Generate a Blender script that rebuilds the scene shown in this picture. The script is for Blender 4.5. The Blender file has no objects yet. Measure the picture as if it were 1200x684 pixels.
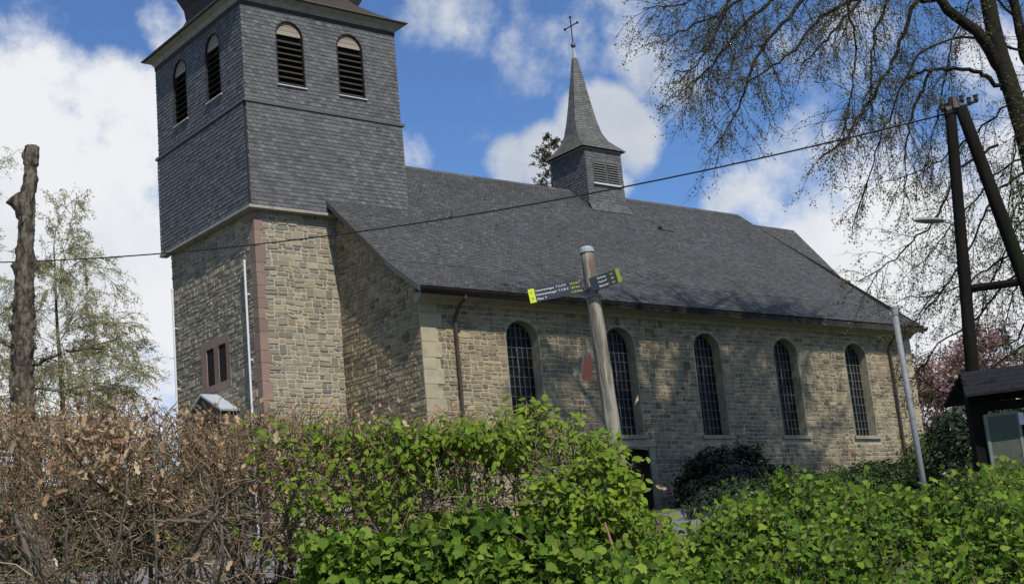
import bpy, math, random
import numpy as np
from mathutils import Vector, noise
rnd = random.Random(7)
rng = np.random.default_rng(11)
S = bpy.context.scene
COL = S.collection

# ------------------------------------------------------------------ camera
FPX, YAW, PITCH, ROLL = 1645.82, math.radians(39.53), math.radians(12.57), math.radians(5.39)
CAM = np.array([-20.84, -37.71, 0.0])
Fv = np.array([math.sin(YAW)*math.cos(PITCH), math.cos(YAW)*math.cos(PITCH), math.sin(PITCH)])
Rv = np.array([math.cos(YAW), -math.sin(YAW), 0.0])
Uv = np.cross(Rv, Fv)
rv = Rv*math.cos(ROLL) - Uv*math.sin(ROLL)
uv = Rv*math.sin(ROLL) + Uv*math.cos(ROLL)
cd = bpy.data.cameras.new('camera'); cam = bpy.data.objects.new('camera', cd); COL.objects.link(cam)
from mathutils import Matrix
cam.matrix_world = Matrix(((rv[0], uv[0], -Fv[0], CAM[0]), (rv[1], uv[1], -Fv[1], CAM[1]), (rv[2], uv[2], -Fv[2], CAM[2]), (0, 0, 0, 1)))
cd.sensor_width = 36; cd.lens = FPX/1200*36; cd.clip_start = 0.1; cd.clip_end = 3000
S.camera = cam
S.render.engine = 'CYCLES'
S.render.resolution_x = 1024; S.render.resolution_y = 583

# ------------------------------------------------------------------ exposure, world, sun
S.view_settings.view_transform = 'Standard'; S.view_settings.look = 'None'
S.view_settings.exposure = -0.12; S.view_settings.gamma = 1.0
S.view_settings.use_curve_mapping = False
SUN_EL = math.radians(48)
SUN_DIR = np.array([-0.26*math.cos(SUN_EL), -0.9656*math.cos(SUN_EL), math.sin(SUN_EL)])  # towards the sun
sd = bpy.data.lights.new('sun', 'SUN'); sd.energy = 5.0; sd.angle = math.radians(0.53); sd.color = (1.0, 0.95, 0.87)
sun = bpy.data.objects.new('sun', sd); COL.objects.link(sun)
sun.rotation_euler = Vector(SUN_DIR).to_track_quat('Z', 'Y').to_euler()

def pxdir(x, y):
    d = Fv + (x-600)/FPX*rv - (y-342)/FPX*uv
    return d/np.linalg.norm(d)
def PT(x, y, D):
    d = pxdir(x, y); return CAM + d*(D/math.hypot(d[0], d[1]))

w = bpy.data.worlds.new('World'); S.world = w; w.use_nodes = True
nt = w.node_tree; nt.nodes.clear()
def N(nt, typ, **k):
    n = nt.nodes.new(typ)
    for a, b in k.items(): setattr(n, a, b)
    return n
def math_n(nt, op, a, b=None, c=None, clamp=False):
    n = N(nt, 'ShaderNodeMath', operation=op); n.use_clamp = clamp
    for i, v in enumerate((a, b, c)):
        if v is None: continue
        if isinstance(v, (int, float)): n.inputs[i].default_value = v
        else: nt.links.new(v, n.inputs[i])
    return n.outputs[0]
sky = N(nt, 'ShaderNodeTexSky'); sky.sky_type = 'NISHITA'; sky.sun_disc = False
sky.sun_elevation = SUN_EL; sky.sun_rotation = math.atan2(SUN_DIR[0], SUN_DIR[1])
sky.air_density = 1.0; sky.dust_density = 0.3; sky.ozone_density = 3.0; sky.altitude = 300
tc = N(nt, 'ShaderNodeTexCoord')
nz = N(nt, 'ShaderNodeTexNoise'); nz.inputs['Scale'].default_value = 11; nz.inputs['Detail'].default_value = 11; nz.inputs['Roughness'].default_value = 0.60
nt.links.new(tc.outputs['Generated'], nz.inputs['Vector'])
nz2 = N(nt, 'ShaderNodeTexNoise'); nz2.inputs['Scale'].default_value = 3.5; nz2.inputs['Detail'].default_value = 7
mp = N(nt, 'ShaderNodeMapping'); mp.inputs['Location'].default_value = (3, 1, 5)
nt.links.new(tc.outputs['Generated'], mp.inputs['Vector']); nt.links.new(mp.outputs[0], nz2.inputs['Vector'])
# cumulus banks, seen and unseen: direction in the sky, angular radius (degrees), weight
BL = [(0,250,8.6,1.15),(140,165,4.6,.95),(205,25,2.0,.8),(60,400,9,1.1),(160,330,6,1.0),
      (478,178,1.5,.62),(553,145,1.6,.36),(600,190,1.6,.85),(640,185,2.0,1.0),(700,140,2.2,1.0),(735,165,2.0,.95),(690,195,2.4,1.0),
      (880,255,3.2,.85),(960,210,4.5,.72),(1010,330,7.5,.95),(1120,260,7,.85),(1180,420,9,1.0),(1000,120,5,.45),(1150,130,5,.55),
      (640,30,3.8,.56),(760,20,4.2,.5),(540,20,3.0,.48),(860,90,3.8,.5),
      (-500,300,22,.9),(-900,-400,26,.7),(1900,200,22,.9),(600,-1500,25,.6),(2400,-1200,30,.7),((-1,-.2,.35),24,.7,0),((1,-.6,.35),24,.7,0)]  # off-frame clouds; the vector ones are added for neutral fill light
tot = None
for (bx, by, rad, wt) in BL:
    if isinstance(bx, tuple): bd, rad, wt = Vector(bx).normalized(), by, rad
    else: bd = pxdir(bx, by)
    dp = N(nt, 'ShaderNodeVectorMath', operation='DOT_PRODUCT')
    nt.links.new(tc.outputs['Generated'], dp.inputs[0]); dp.inputs[1].default_value = tuple(bd)
    mr = N(nt, 'ShaderNodeMapRange', interpolation_type='SMOOTHSTEP')
    nt.links.new(dp.outputs['Value'], mr.inputs['Value'])
    mr.inputs['From Min'].default_value = math.cos(math.radians(rad)); mr.inputs['From Max'].default_value = math.cos(math.radians(rad*0.1))
    mr.inputs['To Min'].default_value = 0; mr.inputs['To Max'].default_value = wt
    tot = mr.outputs[0] if tot is None else math_n(nt, 'MAXIMUM', tot, mr.outputs[0])
val = math_n(nt, 'ADD', tot, math_n(nt, 'MULTIPLY', math_n(nt, 'SUBTRACT', nz.outputs['Fac'], 0.5), 2.9))
dens = N(nt, 'ShaderNodeMapRange', interpolation_type='SMOOTHSTEP'); nt.links.new(val, dens.inputs['Value'])
dens.inputs['From Min'].default_value = 0.22; dens.inputs['From Max'].default_value = 0.95
cr = N(nt, 'ShaderNodeValToRGB'); nt.links.new(nz2.outputs['Fac'], cr.inputs[0])
cr.color_ramp.elements[0].position = 0.30; cr.color_ramp.elements[0].color = (0.52, 0.59, 0.70, 1)
cr.color_ramp.elements[1].position = 0.54; cr.color_ramp.elements[1].color = (1.0, 1.02, 1.05, 1)
SKYK = 0.10
cs = N(nt, 'ShaderNodeVectorMath', operation='SCALE'); nt.links.new(cr.outputs[0], cs.inputs[0]); cs.inputs['Scale'].default_value = 0.93/SKYK
tint = N(nt, 'ShaderNodeMix', data_type='RGBA', blend_type='MULTIPLY'); tint.inputs['Factor'].default_value = 1.0
nt.links.new(sky.outputs[0], tint.inputs['A']); tint.inputs['B'].default_value = (0.86, 1.10, 1.42, 1)
mx = N(nt, 'ShaderNodeMix', data_type='RGBA'); nt.links.new(dens.outputs[0], mx.inputs['Factor'])
nt.links.new(tint.outputs['Result'], mx.inputs['A']); nt.links.new(cs.outputs[0], mx.inputs['B'])
bg = N(nt, 'ShaderNodeBackground'); bg.inputs['Strength'].default_value = SKYK
nt.links.new(mx.outputs['Result'], bg.inputs['Color'])
wo = N(nt, 'ShaderNodeOutputWorld'); nt.links.new(bg.outputs[0], wo.inputs['Surface'])

# ------------------------------------------------------------------ materials
def mat(name, cols, rough=0.8, scale=None, island=False, bump=0.0, bscale=40, spec=0.3, metal=0.0, trans=None, pos=None, stain=None, stretch=None):
    """cols: list of colours spread on a ramp driven by island id or noise."""
    m = bpy.data.materials.new(name); m.use_nodes = True
    t = m.node_tree; b = t.nodes['Principled BSDF']
    b.inputs['Roughness'].default_value = rough; b.inputs['Metallic'].default_value = metal
    b.inputs['Specular IOR Level'].default_value = spec
    co = N(t, 'ShaderNodeTexCoord'); CO = co.outputs['Object']
    if stretch:
        mp_ = N(t, 'ShaderNodeMapping'); mp_.inputs['Scale'].default_value = stretch; t.links.new(CO, mp_.inputs['Vector']); CO = mp_.outputs[0]
    if len(cols) == 1 and not stain: b.inputs['Base Color'].default_value = (*cols[0], 1); c = None
    else:
        r = N(t, 'ShaderNodeValToRGB')
        els = r.color_ramp.elements
        while len(els) < len(cols): els.new(0.5)
        for i, cc in enumerate(cols):
            els[i].position = (pos[i] if pos else i/max(1, len(cols)-1)); els[i].color = (*cc, 1)
        if island:
            g = N(t, 'ShaderNodeNewGeometry'); t.links.new(g.outputs['Random Per Island'], r.inputs[0])
        else:
            n = N(t, 'ShaderNodeTexNoise'); n.inputs['Scale'].default_value = scale or 5; n.inputs['Detail'].default_value = 6; n.inputs['Roughness'].default_value = .62
            t.links.new(CO, n.inputs['Vector'])
            mr = N(t, 'ShaderNodeMapRange'); mr.inputs['From Min'].default_value = .3; mr.inputs['From Max'].default_value = .7
            t.links.new(n.outputs['Fac'], mr.inputs['Value']); t.links.new(mr.outputs[0], r.inputs[0])
        c = r.outputs[0]
        for (sc, lo, hi, colr, amt) in (stain or []):
            n = N(t, 'ShaderNodeTexNoise'); n.inputs['Scale'].default_value = sc; n.inputs['Detail'].default_value = 7; n.inputs['Roughness'].default_value = .65
            t.links.new(CO, n.inputs['Vector'])
            mr = N(t, 'ShaderNodeMapRange'); mr.inputs['From Min'].default_value = lo; mr.inputs['From Max'].default_value = hi; mr.inputs['To Max'].default_value = amt
            t.links.new(n.outputs['Fac'], mr.inputs['Value'])
            x = N(t, 'ShaderNodeMix', data_type='RGBA'); t.links.new(mr.outputs[0], x.inputs['Factor']); t.links.new(c, x.inputs['A']); x.inputs['B'].default_value = (*colr, 1)
            c = x.outputs['Result']
        t.links.new(c, b.inputs['Base Color'])
    if bump:
        n = N(t, 'ShaderNodeTexNoise'); n.inputs['Scale'].default_value = bscale; n.inputs['Detail'].default_value = 5
        t.links.new(CO, n.inputs['Vector'])
        bp = N(t, 'ShaderNodeBump'); bp.inputs['Strength'].default_value = 1; bp.inputs['Distance'].default_value = bump
        t.links.new(n.outputs['Fac'], bp.inputs['Height']); t.links.new(bp.outputs[0], b.inputs['Normal'])
    if trans:
        tr = N(t, 'ShaderNodeBsdfTranslucent'); 
        hs = N(t, 'ShaderNodeHueSaturation'); hs.inputs['Value'].default_value = 1.3; hs.inputs['Saturation'].default_value = 1.05
        if c is not None: t.links.new(c, hs.inputs['Color'])
        else: hs.inputs['Color'].default_value = (*cols[0], 1)
        t.links.new(hs.outputs[0], tr.inputs['Color'])
        ms = N(t, 'ShaderNodeMixShader'); ms.inputs[0].default_value = trans
        t.links.new(b.outputs[0], ms.inputs[1]); t.links.new(tr.outputs[0], ms.inputs[2])
        t.links.new(ms.outputs[0], t.nodes['Material Output'].inputs['Surface'])
    return m
M = {}
stone_cols = [(.085,.075,.06),(.17,.15,.115),(.12,.115,.105),(.26,.225,.155),(.145,.12,.085),(.21,.19,.15),(.10,.095,.09),(.24,.20,.14),(.17,.16,.14)]
M['stone'] = mat('rubble_stone', [(.12,.095,.062),(.25,.20,.125),(.18,.155,.11),(.36,.29,.17),(.20,.15,.088),(.285,.235,.155),(.10,.085,.062),(.33,.25,.14),(.225,.19,.13)], .9, island=True, bump=.03, bscale=14, spec=.1, stain=[(1.1,.45,.68,(.32,.275,.185),.5),(.8,.50,.70,(.085,.075,.055),.65),(3.5,.6,.75,(.10,.10,.055),.5)])
M['stone_t'] = mat('tower_stone', [(.16,.14,.10),(.30,.26,.185),(.20,.18,.14),(.36,.31,.21),(.23,.185,.12),(.29,.265,.205),(.15,.14,.12),(.33,.275,.18)], .9, island=True, bump=.02, bscale=14, stain=[(.9,.52,.75,(.12,.11,.08),.4)])
M['mortar'] = mat('lime_mortar', [(.32,.29,.21),(.44,.39,.29),(.25,.225,.165)], .95, scale=3, bump=.01, bscale=30, spec=.1)
M['mortar_d'] = mat('old_mortar', [(.28,.245,.17),(.38,.335,.24),(.19,.165,.12)], .95, scale=2, bump=.01, bscale=30, spec=.1)
M['ashlar'] = mat('dressed_sandstone', [(.30,.26,.17),(.38,.33,.22),(.25,.22,.155)], .9, island=True, bump=.006, bscale=25, stain=[(2.5,.5,.75,(.13,.12,.08),.5)])
M['reveal'] = mat('window_reveal_stone', [(.20,.185,.13),(.30,.27,.19),(.15,.14,.10)], .9, scale=4, bump=.006, bscale=25, stain=[(1.5,.5,.7,(.11,.12,.06),.5)])
M['red'] = mat('red_sandstone', [(.21,.14,.105),(.28,.19,.145),(.24,.17,.135),(.18,.125,.10)], .9, island=True, bump=.01, bscale=18, spec=.15, stain=[(2.5,.45,.7,(.15,.13,.105),.6)])
M['slate_t'] = mat('tower_slate', [(.068,.069,.069),(.116,.118,.118),(.086,.087,.087),(.142,.144,.142),(.076,.077,.077)], .62, island=True, bump=.003, bscale=30, spec=.25, stain=[(.6,.5,.8,(.13,.128,.12),.5),(2.2,.58,.75,(.06,.06,.058),.4)])
M['slate_r'] = mat('roof_slate', [(.054,.054,.054),(.092,.091,.088),(.065,.065,.065),(.120,.117,.110),(.072,.074,.077),(.06,.058,.055),(.083,.079,.074)], .62, island=True, bump=.003, bscale=30, spec=.3, stain=[(.35,.42,.66,(.055,.053,.046),.55),(.5,.55,.8,(.085,.097,.118),.55),(11,.64,.70,(.27,.27,.24),.7),(2.6,.6,.72,(.055,.062,.035),.5)])
M['slate_s'] = mat('turret_slate', [(.08,.082,.078),(.14,.14,.13),(.10,.102,.096),(.17,.17,.155)], .65, island=True, bump=.003, bscale=30, spec=.25, stain=[(2.0,.5,.75,(.075,.08,.055),.5)])
M['under'] = mat('roof_board', [(.035,.033,.03),(.06,.055,.05)], .9, scale=4)
M['cream'] = mat('weathered_cream_cornice', [(.22,.21,.17),(.29,.28,.23),(.17,.16,.13)], .8, scale=2.5, bump=.002)
M['soffit'] = mat('tower_cornice_board', [(.25,.23,.20),(.32,.30,.26),(.19,.17,.15)], .8, scale=3, bump=.002)
M['copper'] = mat('dark_aged_sheet_roof', [(.030,.024,.022),(.055,.038,.032),(.024,.022,.020)], .6, scale=2.5, spec=.3, stain=[(3,.5,.8,(.032,.042,.032),.6)])
M['verdi'] = mat('green_brown_edge_metal', [(.06,.075,.06),(.10,.10,.08)], .6, scale=6)
M['darkwood'] = mat('dark_louvre_wood', [(.03,.026,.022),(.055,.048,.04)], .8, scale=8)
M['board'] = mat('painted_lunette_boards', [(.26,.23,.18),(.31,.27,.21),(.22,.17,.14)], .8, island=True, bump=.002)
M['white'] = mat('greyed_white_paint', [(.50,.50,.50),(.58,.58,.57)], .6, scale=6)
M['zinc'] = mat('pale_painted_pipe', [(.55,.56,.57),(.64,.65,.66)], .5, scale=8, spec=.3)
M['zincroof'] = mat('pale_metal_sheet', [(.36,.40,.43),(.44,.47,.50)], .5, scale=5, metal=.1)
M['brown'] = mat('dark_brown_pipe', [(.045,.03,.022),(.07,.045,.03)], .5, scale=5)
M['gutter'] = mat('blackened_gutter', [(.012,.011,.010),(.025,.022,.018)], .7, scale=3, spec=.15, stain=[(5,.55,.7,(.045,.05,.02),.7)])
M['glass'] = mat('dark_leaded_glass', [(.006,.006,.006),(.012,.012,.012)], .35, scale=3, spec=.12, bump=.004, bscale=6)
M['bars'] = mat('grey_glazing_bars', [(.10,.10,.097),(.15,.148,.14)], .8, scale=9, spec=.2)
M['hole'] = mat('dark_interior', [(.012,.011,.01)], .9)
M['door'] = mat('dark_oak_door', [(.02,.016,.012),(.035,.028,.02)], .7, scale=5)
M['iron'] = mat('black_iron', [(.025,.022,.02)], .6)
M['weathered'] = mat('weathered_timber', [(.23,.205,.165),(.12,.11,.09),(.31,.28,.22),(.17,.15,.12)], .95, scale=9, bump=.02, bscale=40, spec=.08, stretch=(1,1,.12), stain=[(5,.56,.66,(.17,.08,.055),.75),(4,.52,.7,(.10,.125,.09),.6),(14,.66,.70,(.04,.035,.03),.8)])
M['steel'] = mat('galvanised_steel', [(.14,.15,.148),(.20,.212,.208),(.11,.118,.115)], .6, scale=12, spec=.4)
M['lead'] = mat('dull_metal_cap', [(.28,.29,.30),(.36,.37,.38)], .6, scale=12)
M['shade_timber'] = mat('shade_dark_timber', [(.009,.0085,.0075),(.017,.015,.0125)], .95, scale=6, bump=.012, bscale=25, spec=.05, stretch=(1,1,.2), stain=[(2.5,.52,.7,(.012,.024,.006),.75)])  # shade over poles and notice board put into near-black base; green is moss
M['sign'] = mat('black_sign_panel', [(.022,.026,.032),(.028,.033,.04)], .4, scale=5, spec=.4)
M['yellow'] = mat('yellow_sign_end', [(.60,.66,.03),(.52,.58,.03)], .5, scale=9)
M['yellow2'] = mat('dull_yellow_sign_end', [(.26,.30,.04),(.22,.26,.04)], .6, scale=9)
M['shingle'] = mat('dark_shingles', [(.010,.010,.012),(.019,.019,.022),(.007,.007,.008)], .85, scale=6, spec=.1, bump=.01, bscale=30)  # base colour lowered to stand for shade over the notice board roof
M['ytext'] = mat('yellow_lettering', [(.62,.66,.05)], .5)
M['wtext'] = mat('white_lettering', [(.78,.8,.8)], .5)
M['ktext'] = mat('black_lettering', [(.02,.02,.02)], .5)
M['maroon'] = mat('maroon_plate', [(.075,.022,.018),(.10,.03,.024)], .6, scale=6)
M['panel'] = mat('faded_notice_panel', [(.055,.068,.05),(.085,.10,.072)], .5, scale=30, spec=.2, stain=[(4,.5,.7,(.11,.12,.095),.5)])
M['frame'] = mat('greenish_aluminium_frame', [(.14,.165,.13),(.18,.20,.165)], .5, scale=10)
M['cable'] = mat('black_cable', [(.02,.02,.022)], .6)
M['asphalt'] = mat('asphalt', [(.145,.14,.13),(.18,.175,.162),(.12,.115,.108)], .95, scale=20, bump=.004, bscale=200, spec=.1)
M['grass_g'] = mat('grassy_ground', [(.05,.07,.02),(.09,.10,.035),(.10,.085,.05),(.055,.08,.02)], .95, scale=3, bump=.03, bscale=60)
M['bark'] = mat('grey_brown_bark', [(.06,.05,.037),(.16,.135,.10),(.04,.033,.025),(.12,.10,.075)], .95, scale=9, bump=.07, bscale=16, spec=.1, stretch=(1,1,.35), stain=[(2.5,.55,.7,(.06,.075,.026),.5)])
M['bark_d'] = mat('shade_dark_mossy_bark', [(.012,.011,.008),(.026,.022,.016),(.009,.008,.006)], .95, scale=6, bump=.03, bscale=20, spec=.1, stain=[(2.0,.52,.68,(.016,.026,.006),.6)])  # shade of the tree's own crown put into the base colour; green is moss
M['twig_d'] = mat('dark_twigs', [(.020,.017,.012),(.036,.030,.021)], .95, scale=3, spec=.1)
M['twig_b'] = mat('birch_twigs', [(.20,.175,.13),(.13,.11,.085)], .9, scale=3, spec=.1)
M['hedgetwig'] = mat('hedge_twigs', [(.12,.08,.05),(.26,.185,.115),(.165,.11,.067),(.42,.34,.225),(.065,.047,.033),(.20,.175,.095),(.30,.19,.11),(.095,.07,.045)], .85, island=True, spec=.12)
M['hedgestem'] = mat('hedge_stems', [(.075,.06,.045),(.13,.11,.08),(.05,.042,.03)], .9, scale=9, bump=.004, bscale=60)
M['dead'] = mat('dead_leaf', [(.34,.22,.12),(.50,.38,.25),(.24,.13,.065),(.60,.49,.35),(.42,.29,.17),(.17,.09,.05)], .8, island=True, trans=.3, spec=.15)
M['bud'] = mat('bronze_buds', [(.44,.25,.12),(.54,.36,.2),(.34,.18,.08),(.28,.28,.08)], .8, island=True, trans=.3)
M['leaf_y'] = mat('fresh_yellow_green_leaf', [(.165,.25,.02),(.11,.19,.015),(.23,.31,.035),(.14,.225,.02),(.06,.115,.010),(.20,.25,.04)], .65, island=True, trans=.34, spec=.12)
M['leaf_g'] = mat('young_maple_leaf', [(.08,.155,.015),(.13,.225,.024),(.04,.09,.010),(.195,.285,.034),(.095,.18,.017),(.23,.30,.045),(.03,.065,.009),(.055,.115,.012)], .65, island=True, trans=.34, spec=.12)
M['leaf_dk'] = mat('dark_evergreen_leaf', [(.018,.032,.012),(.032,.05,.018),(.012,.022,.009)], .4, island=True, trans=.1, spec=.4)
M['leaf_mid'] = mat('shrub_leaf', [(.045,.075,.018),(.07,.105,.024),(.095,.135,.03),(.032,.055,.015)], .6, island=True, trans=.25, spec=.2)
M['leaf_tree'] = mat('young_tree_leaf', [(.13,.14,.06),(.19,.19,.085),(.09,.09,.045),(.16,.13,.07)], .8, island=True, trans=.35, spec=.1)
M['leaf_birch'] = mat('pale_birch_leaf', [(.44,.43,.23),(.52,.50,.28),(.36,.35,.17),(.48,.44,.30)], .8, island=True, trans=.5, spec=.1)
M['leaf_pine'] = mat('brown_green_needle', [(.10,.095,.05),(.14,.115,.07),(.075,.075,.04)], .85, island=True, trans=.3, spec=.1)
M['blossom'] = mat('pink_blossom', [(.52,.33,.34),(.62,.44,.45),(.44,.26,.27),(.26,.16,.12),(.34,.27,.18)], .8, island=True, trans=.3, spec=.1)
M['ivy'] = mat('ivy_leaf', [(.02,.045,.012),(.035,.07,.016),(.05,.10,.02)], .45, island=True, trans=.15, spec=.4)
M['cane'] = mat('reddish_cane', [(.24,.12,.08),(.20,.10,.07)], .8, scale=8)
M['olive'] = mat('olive_hedge_leaf', [(.07,.07,.035),(.10,.095,.05),(.045,.05,.025)], .9, island=True)

# ------------------------------------------------------------------ mesh helpers
ORG = {}
def root(name, loc, label, cat, group=None):
    o = bpy.data.objects.new(name, None); o.empty_display_size = .3
    o.location = [float(c) for c in loc]; COL.objects.link(o); ORG[o.name] = np.array(loc, float)
    o['label'] = label; o['category'] = cat
    if group: o['group'] = group
    return o
def link(name, me, material, parent=None, smooth=False):
    me.materials.append(material)
    o = bpy.data.objects.new(name, me); COL.objects.link(o)
    if parent is not None:
        o.parent = parent; ORG[o.name] = ORG[parent.name]
    else: ORG[o.name] = np.zeros(3)
    if smooth: me.polygons.foreach_set('use_smooth', [True]*len(me.polygons))
    me.update(); return o
def build(name, V, F, material, parent=None, smooth=False):
    org = ORG[parent.name] if parent is not None else np.zeros(3)
    me = bpy.data.meshes.new(name)
    me.from_pydata([tuple(float(c) for c in (np.array(v)-org)) for v in V] if len(V) < 50 else (np.array(V, float)-org).tolist(), [], F)
    return link(name, me, material, parent, smooth)
def build_np(name, V, F, material, parent=None, smooth=False):
    org = ORG[parent.name] if parent is not None else np.zeros(3)
    me = bpy.data.meshes.new(name); V = (V-org).astype(np.float32); n, k = F.shape
    me.vertices.add(len(V)); me.vertices.foreach_set('co', V.ravel())
    me.loops.add(n*k); me.loops.foreach_set('vertex_index', F.astype(np.int32).ravel())
    me.polygons.add(n); me.polygons.foreach_set('loop_start', (np.arange(n)*k).astype(np.int32))
    try: me.polygons.foreach_set('loop_total', np.full(n, k, np.int32))
    except Exception: pass
    me.update(calc_edges=True); me.validate()
    return link(name, me, material, parent, smooth)
def tag(o, label, cat, group=None, kind=None):
    if label: o['label'] = label
    if cat: o['category'] = cat
    if group: o['group'] = group
    if kind: o['kind'] = kind
    return o
class MB:
    def __init__(s): s.V = []; s.F = []
    def add(s, V, F):
        b = len(s.V); s.V.extend([tuple(map(float, v)) for v in V]); s.F.extend([tuple(i+b for i in f) for f in F])
    def box(s, lo, hi):
        x0, y0, z0 = lo; x1, y1, z1 = hi
        s.add([(x0,y0,z0),(x1,y0,z0),(x1,y1,z0),(x0,y1,z0),(x0,y0,z1),(x1,y0,z1),(x1,y1,z1),(x0,y1,z1)],
              [(0,3,2,1),(4,5,6,7),(0,1,5,4),(1,2,6,5),(2,3,7,6),(3,0,4,7)])
    def obox(s, c, a, b, d):   # centre + three half vectors
        c, a, b, d = map(np.array, (c, a, b, d)); V = []
        for k in (-1, 1):
            for (i, j) in ((-1,-1),(1,-1),(1,1),(-1,1)): V.append(c+a*i+b*j+d*k)
        s.add(V, [(0,3,2,1),(4,5,6,7),(0,1,5,4),(1,2,6,5),(2,3,7,6),(3,0,4,7)])
    def quad(s, a, b, c, d): s.add([a,b,c,d], [(0,1,2,3)])
    def tube(s, pts, rad, n=6, cap=True, jit=0):
        P = [np.array(p, float) for p in pts]; m = len(P)
        if isinstance(rad, (int, float)): rad = [rad]*m
        d0 = P[1]-P[0]; ref = np.array([0,0,1.]) if abs(d0[2]) < .9*np.linalg.norm(d0) else np.array([1.,0,0])
        V = []
        for i in range(m):
            d = P[min(i+1, m-1)]-P[max(i-1, 0)]; d = d/(np.linalg.norm(d)+1e-9)
            a = np.cross(d, ref); a = a/(np.linalg.norm(a)+1e-9); b = np.cross(d, a); ref = -b if False else ref
            for k in range(n):
                t = 2*math.pi*k/n; r = rad[i]*(1+(rnd.uniform(-jit, jit) if jit else 0))
                V.append(P[i]+a*(math.cos(t)*r)+b*(math.sin(t)*r))
        F = [(i*n+k, i*n+(k+1) % n, (i+1)*n+(k+1) % n, (i+1)*n+k) for i in range(m-1) for k in range(n)]
        if cap: F += [tuple(range(n))[::-1], tuple((m-1)*n+k for k in range(n))]
        s.add(V, F)
    def prism(s, poly, off):    # poly: 3-D points, off: extrusion vector
        n = len(poly); off = np.array(off)
        V = [np.array(p) for p in poly]+[np.array(p)+off for p in poly]
        s.add(V, [tuple(range(n))[::-1], tuple(range(n, 2*n))]+[(i, (i+1) % n, n+(i+1) % n, n+i) for i in range(n)])
    def build(s, name, m, parent=None, smooth=False): return build(name, s.V, s.F, m, parent, smooth)

X, Y, Z = np.array([1.,0,0]), np.array([0,1.,0]), np.array([0,0,1.])

def arch_hw(o, v):
    """half width of opening o at height v (0 if none)"""
    if v < o['z0'] or v > o['zs']+o['rise']: return 0
    if v <= o['zs']: return o['hw']
    return o['hw']*math.sqrt(max(0, 1-((v-o['zs'])/o['rise'])**2))
def outline(o, n=12):
    pts = [(o['xc']-o['hw'], o['z0']), (o['xc']+o['hw'], o['z0'])]
    if o['rise'] <= 0: return pts+[(o['xc']+o['hw'], o['zs']), (o['xc']-o['hw'], o['zs'])]
    for i in range(n+1):
        t = math.pi*i/n; pts.append((o['xc']+o['hw']*math.cos(t), o['zs']+o['rise']*math.sin(t)))
    return pts
def wall_open(mb, O, u, n, U0, U1, V0, V1, ops):
    P = lambda a, b: O+u*a+Z*b
    cur = U0
    for o in sorted(ops, key=lambda q: q['xc']):
        a, b = o['xc']-o['hw'], o['xc']+o['hw']
        mb.quad(P(cur, V0), P(a, V0), P(a, V1), P(cur, V1))
        if o['z0'] > V0: mb.quad(P(a, V0), P(b, V0), P(b, o['z0']), P(a, o['z0']))
        top = outline(o)[2:]
        for i in range(len(top)-1):
            p, q = top[i], top[i+1]; mb.quad(P(*q), P(*p), P(p[0], V1), P(q[0], V1))
        cur = b
    mb.quad(P(cur, V0), P(U1, V0), P(U1, V1), P(cur, V1))
def reveal(mb, O, u, n, o, depth, proud=0.0, splay=0.0):
    pts = outline(o); m = len(pts); V = []
    for (a, b) in pts: V.append(O+u*a+Z*b+n*proud)
    cx = o['xc']; cz = (o['z0']+o['zs'])/2
    for (a, b) in pts: V.append(O+u*(cx+(a-cx)*(1-splay))+Z*b-n*depth)
    mb.add(V, [(i, (i+1) % m, m+(i+1) % m, m+i) for i in range(m)])
def pane(mb, O, u, n, o, depth, splay=0):
    pts = outline(o); cx = o['xc']
    mb.add([O+u*(cx+(a-cx)*(1-splay))+Z*b-n*depth for a, b in pts], [tuple(range(len(pts)))])
def subtract(iv, holes):
    out = [iv]
    for (a, b) in holes:
        nn = []
        for (p, q) in out:
            if b <= p or a >= q: nn.append((p, q)); continue
            if a > p: nn.append((p, a))
            if b < q: nn.append((b, q))
        out = nn
    return out
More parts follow.
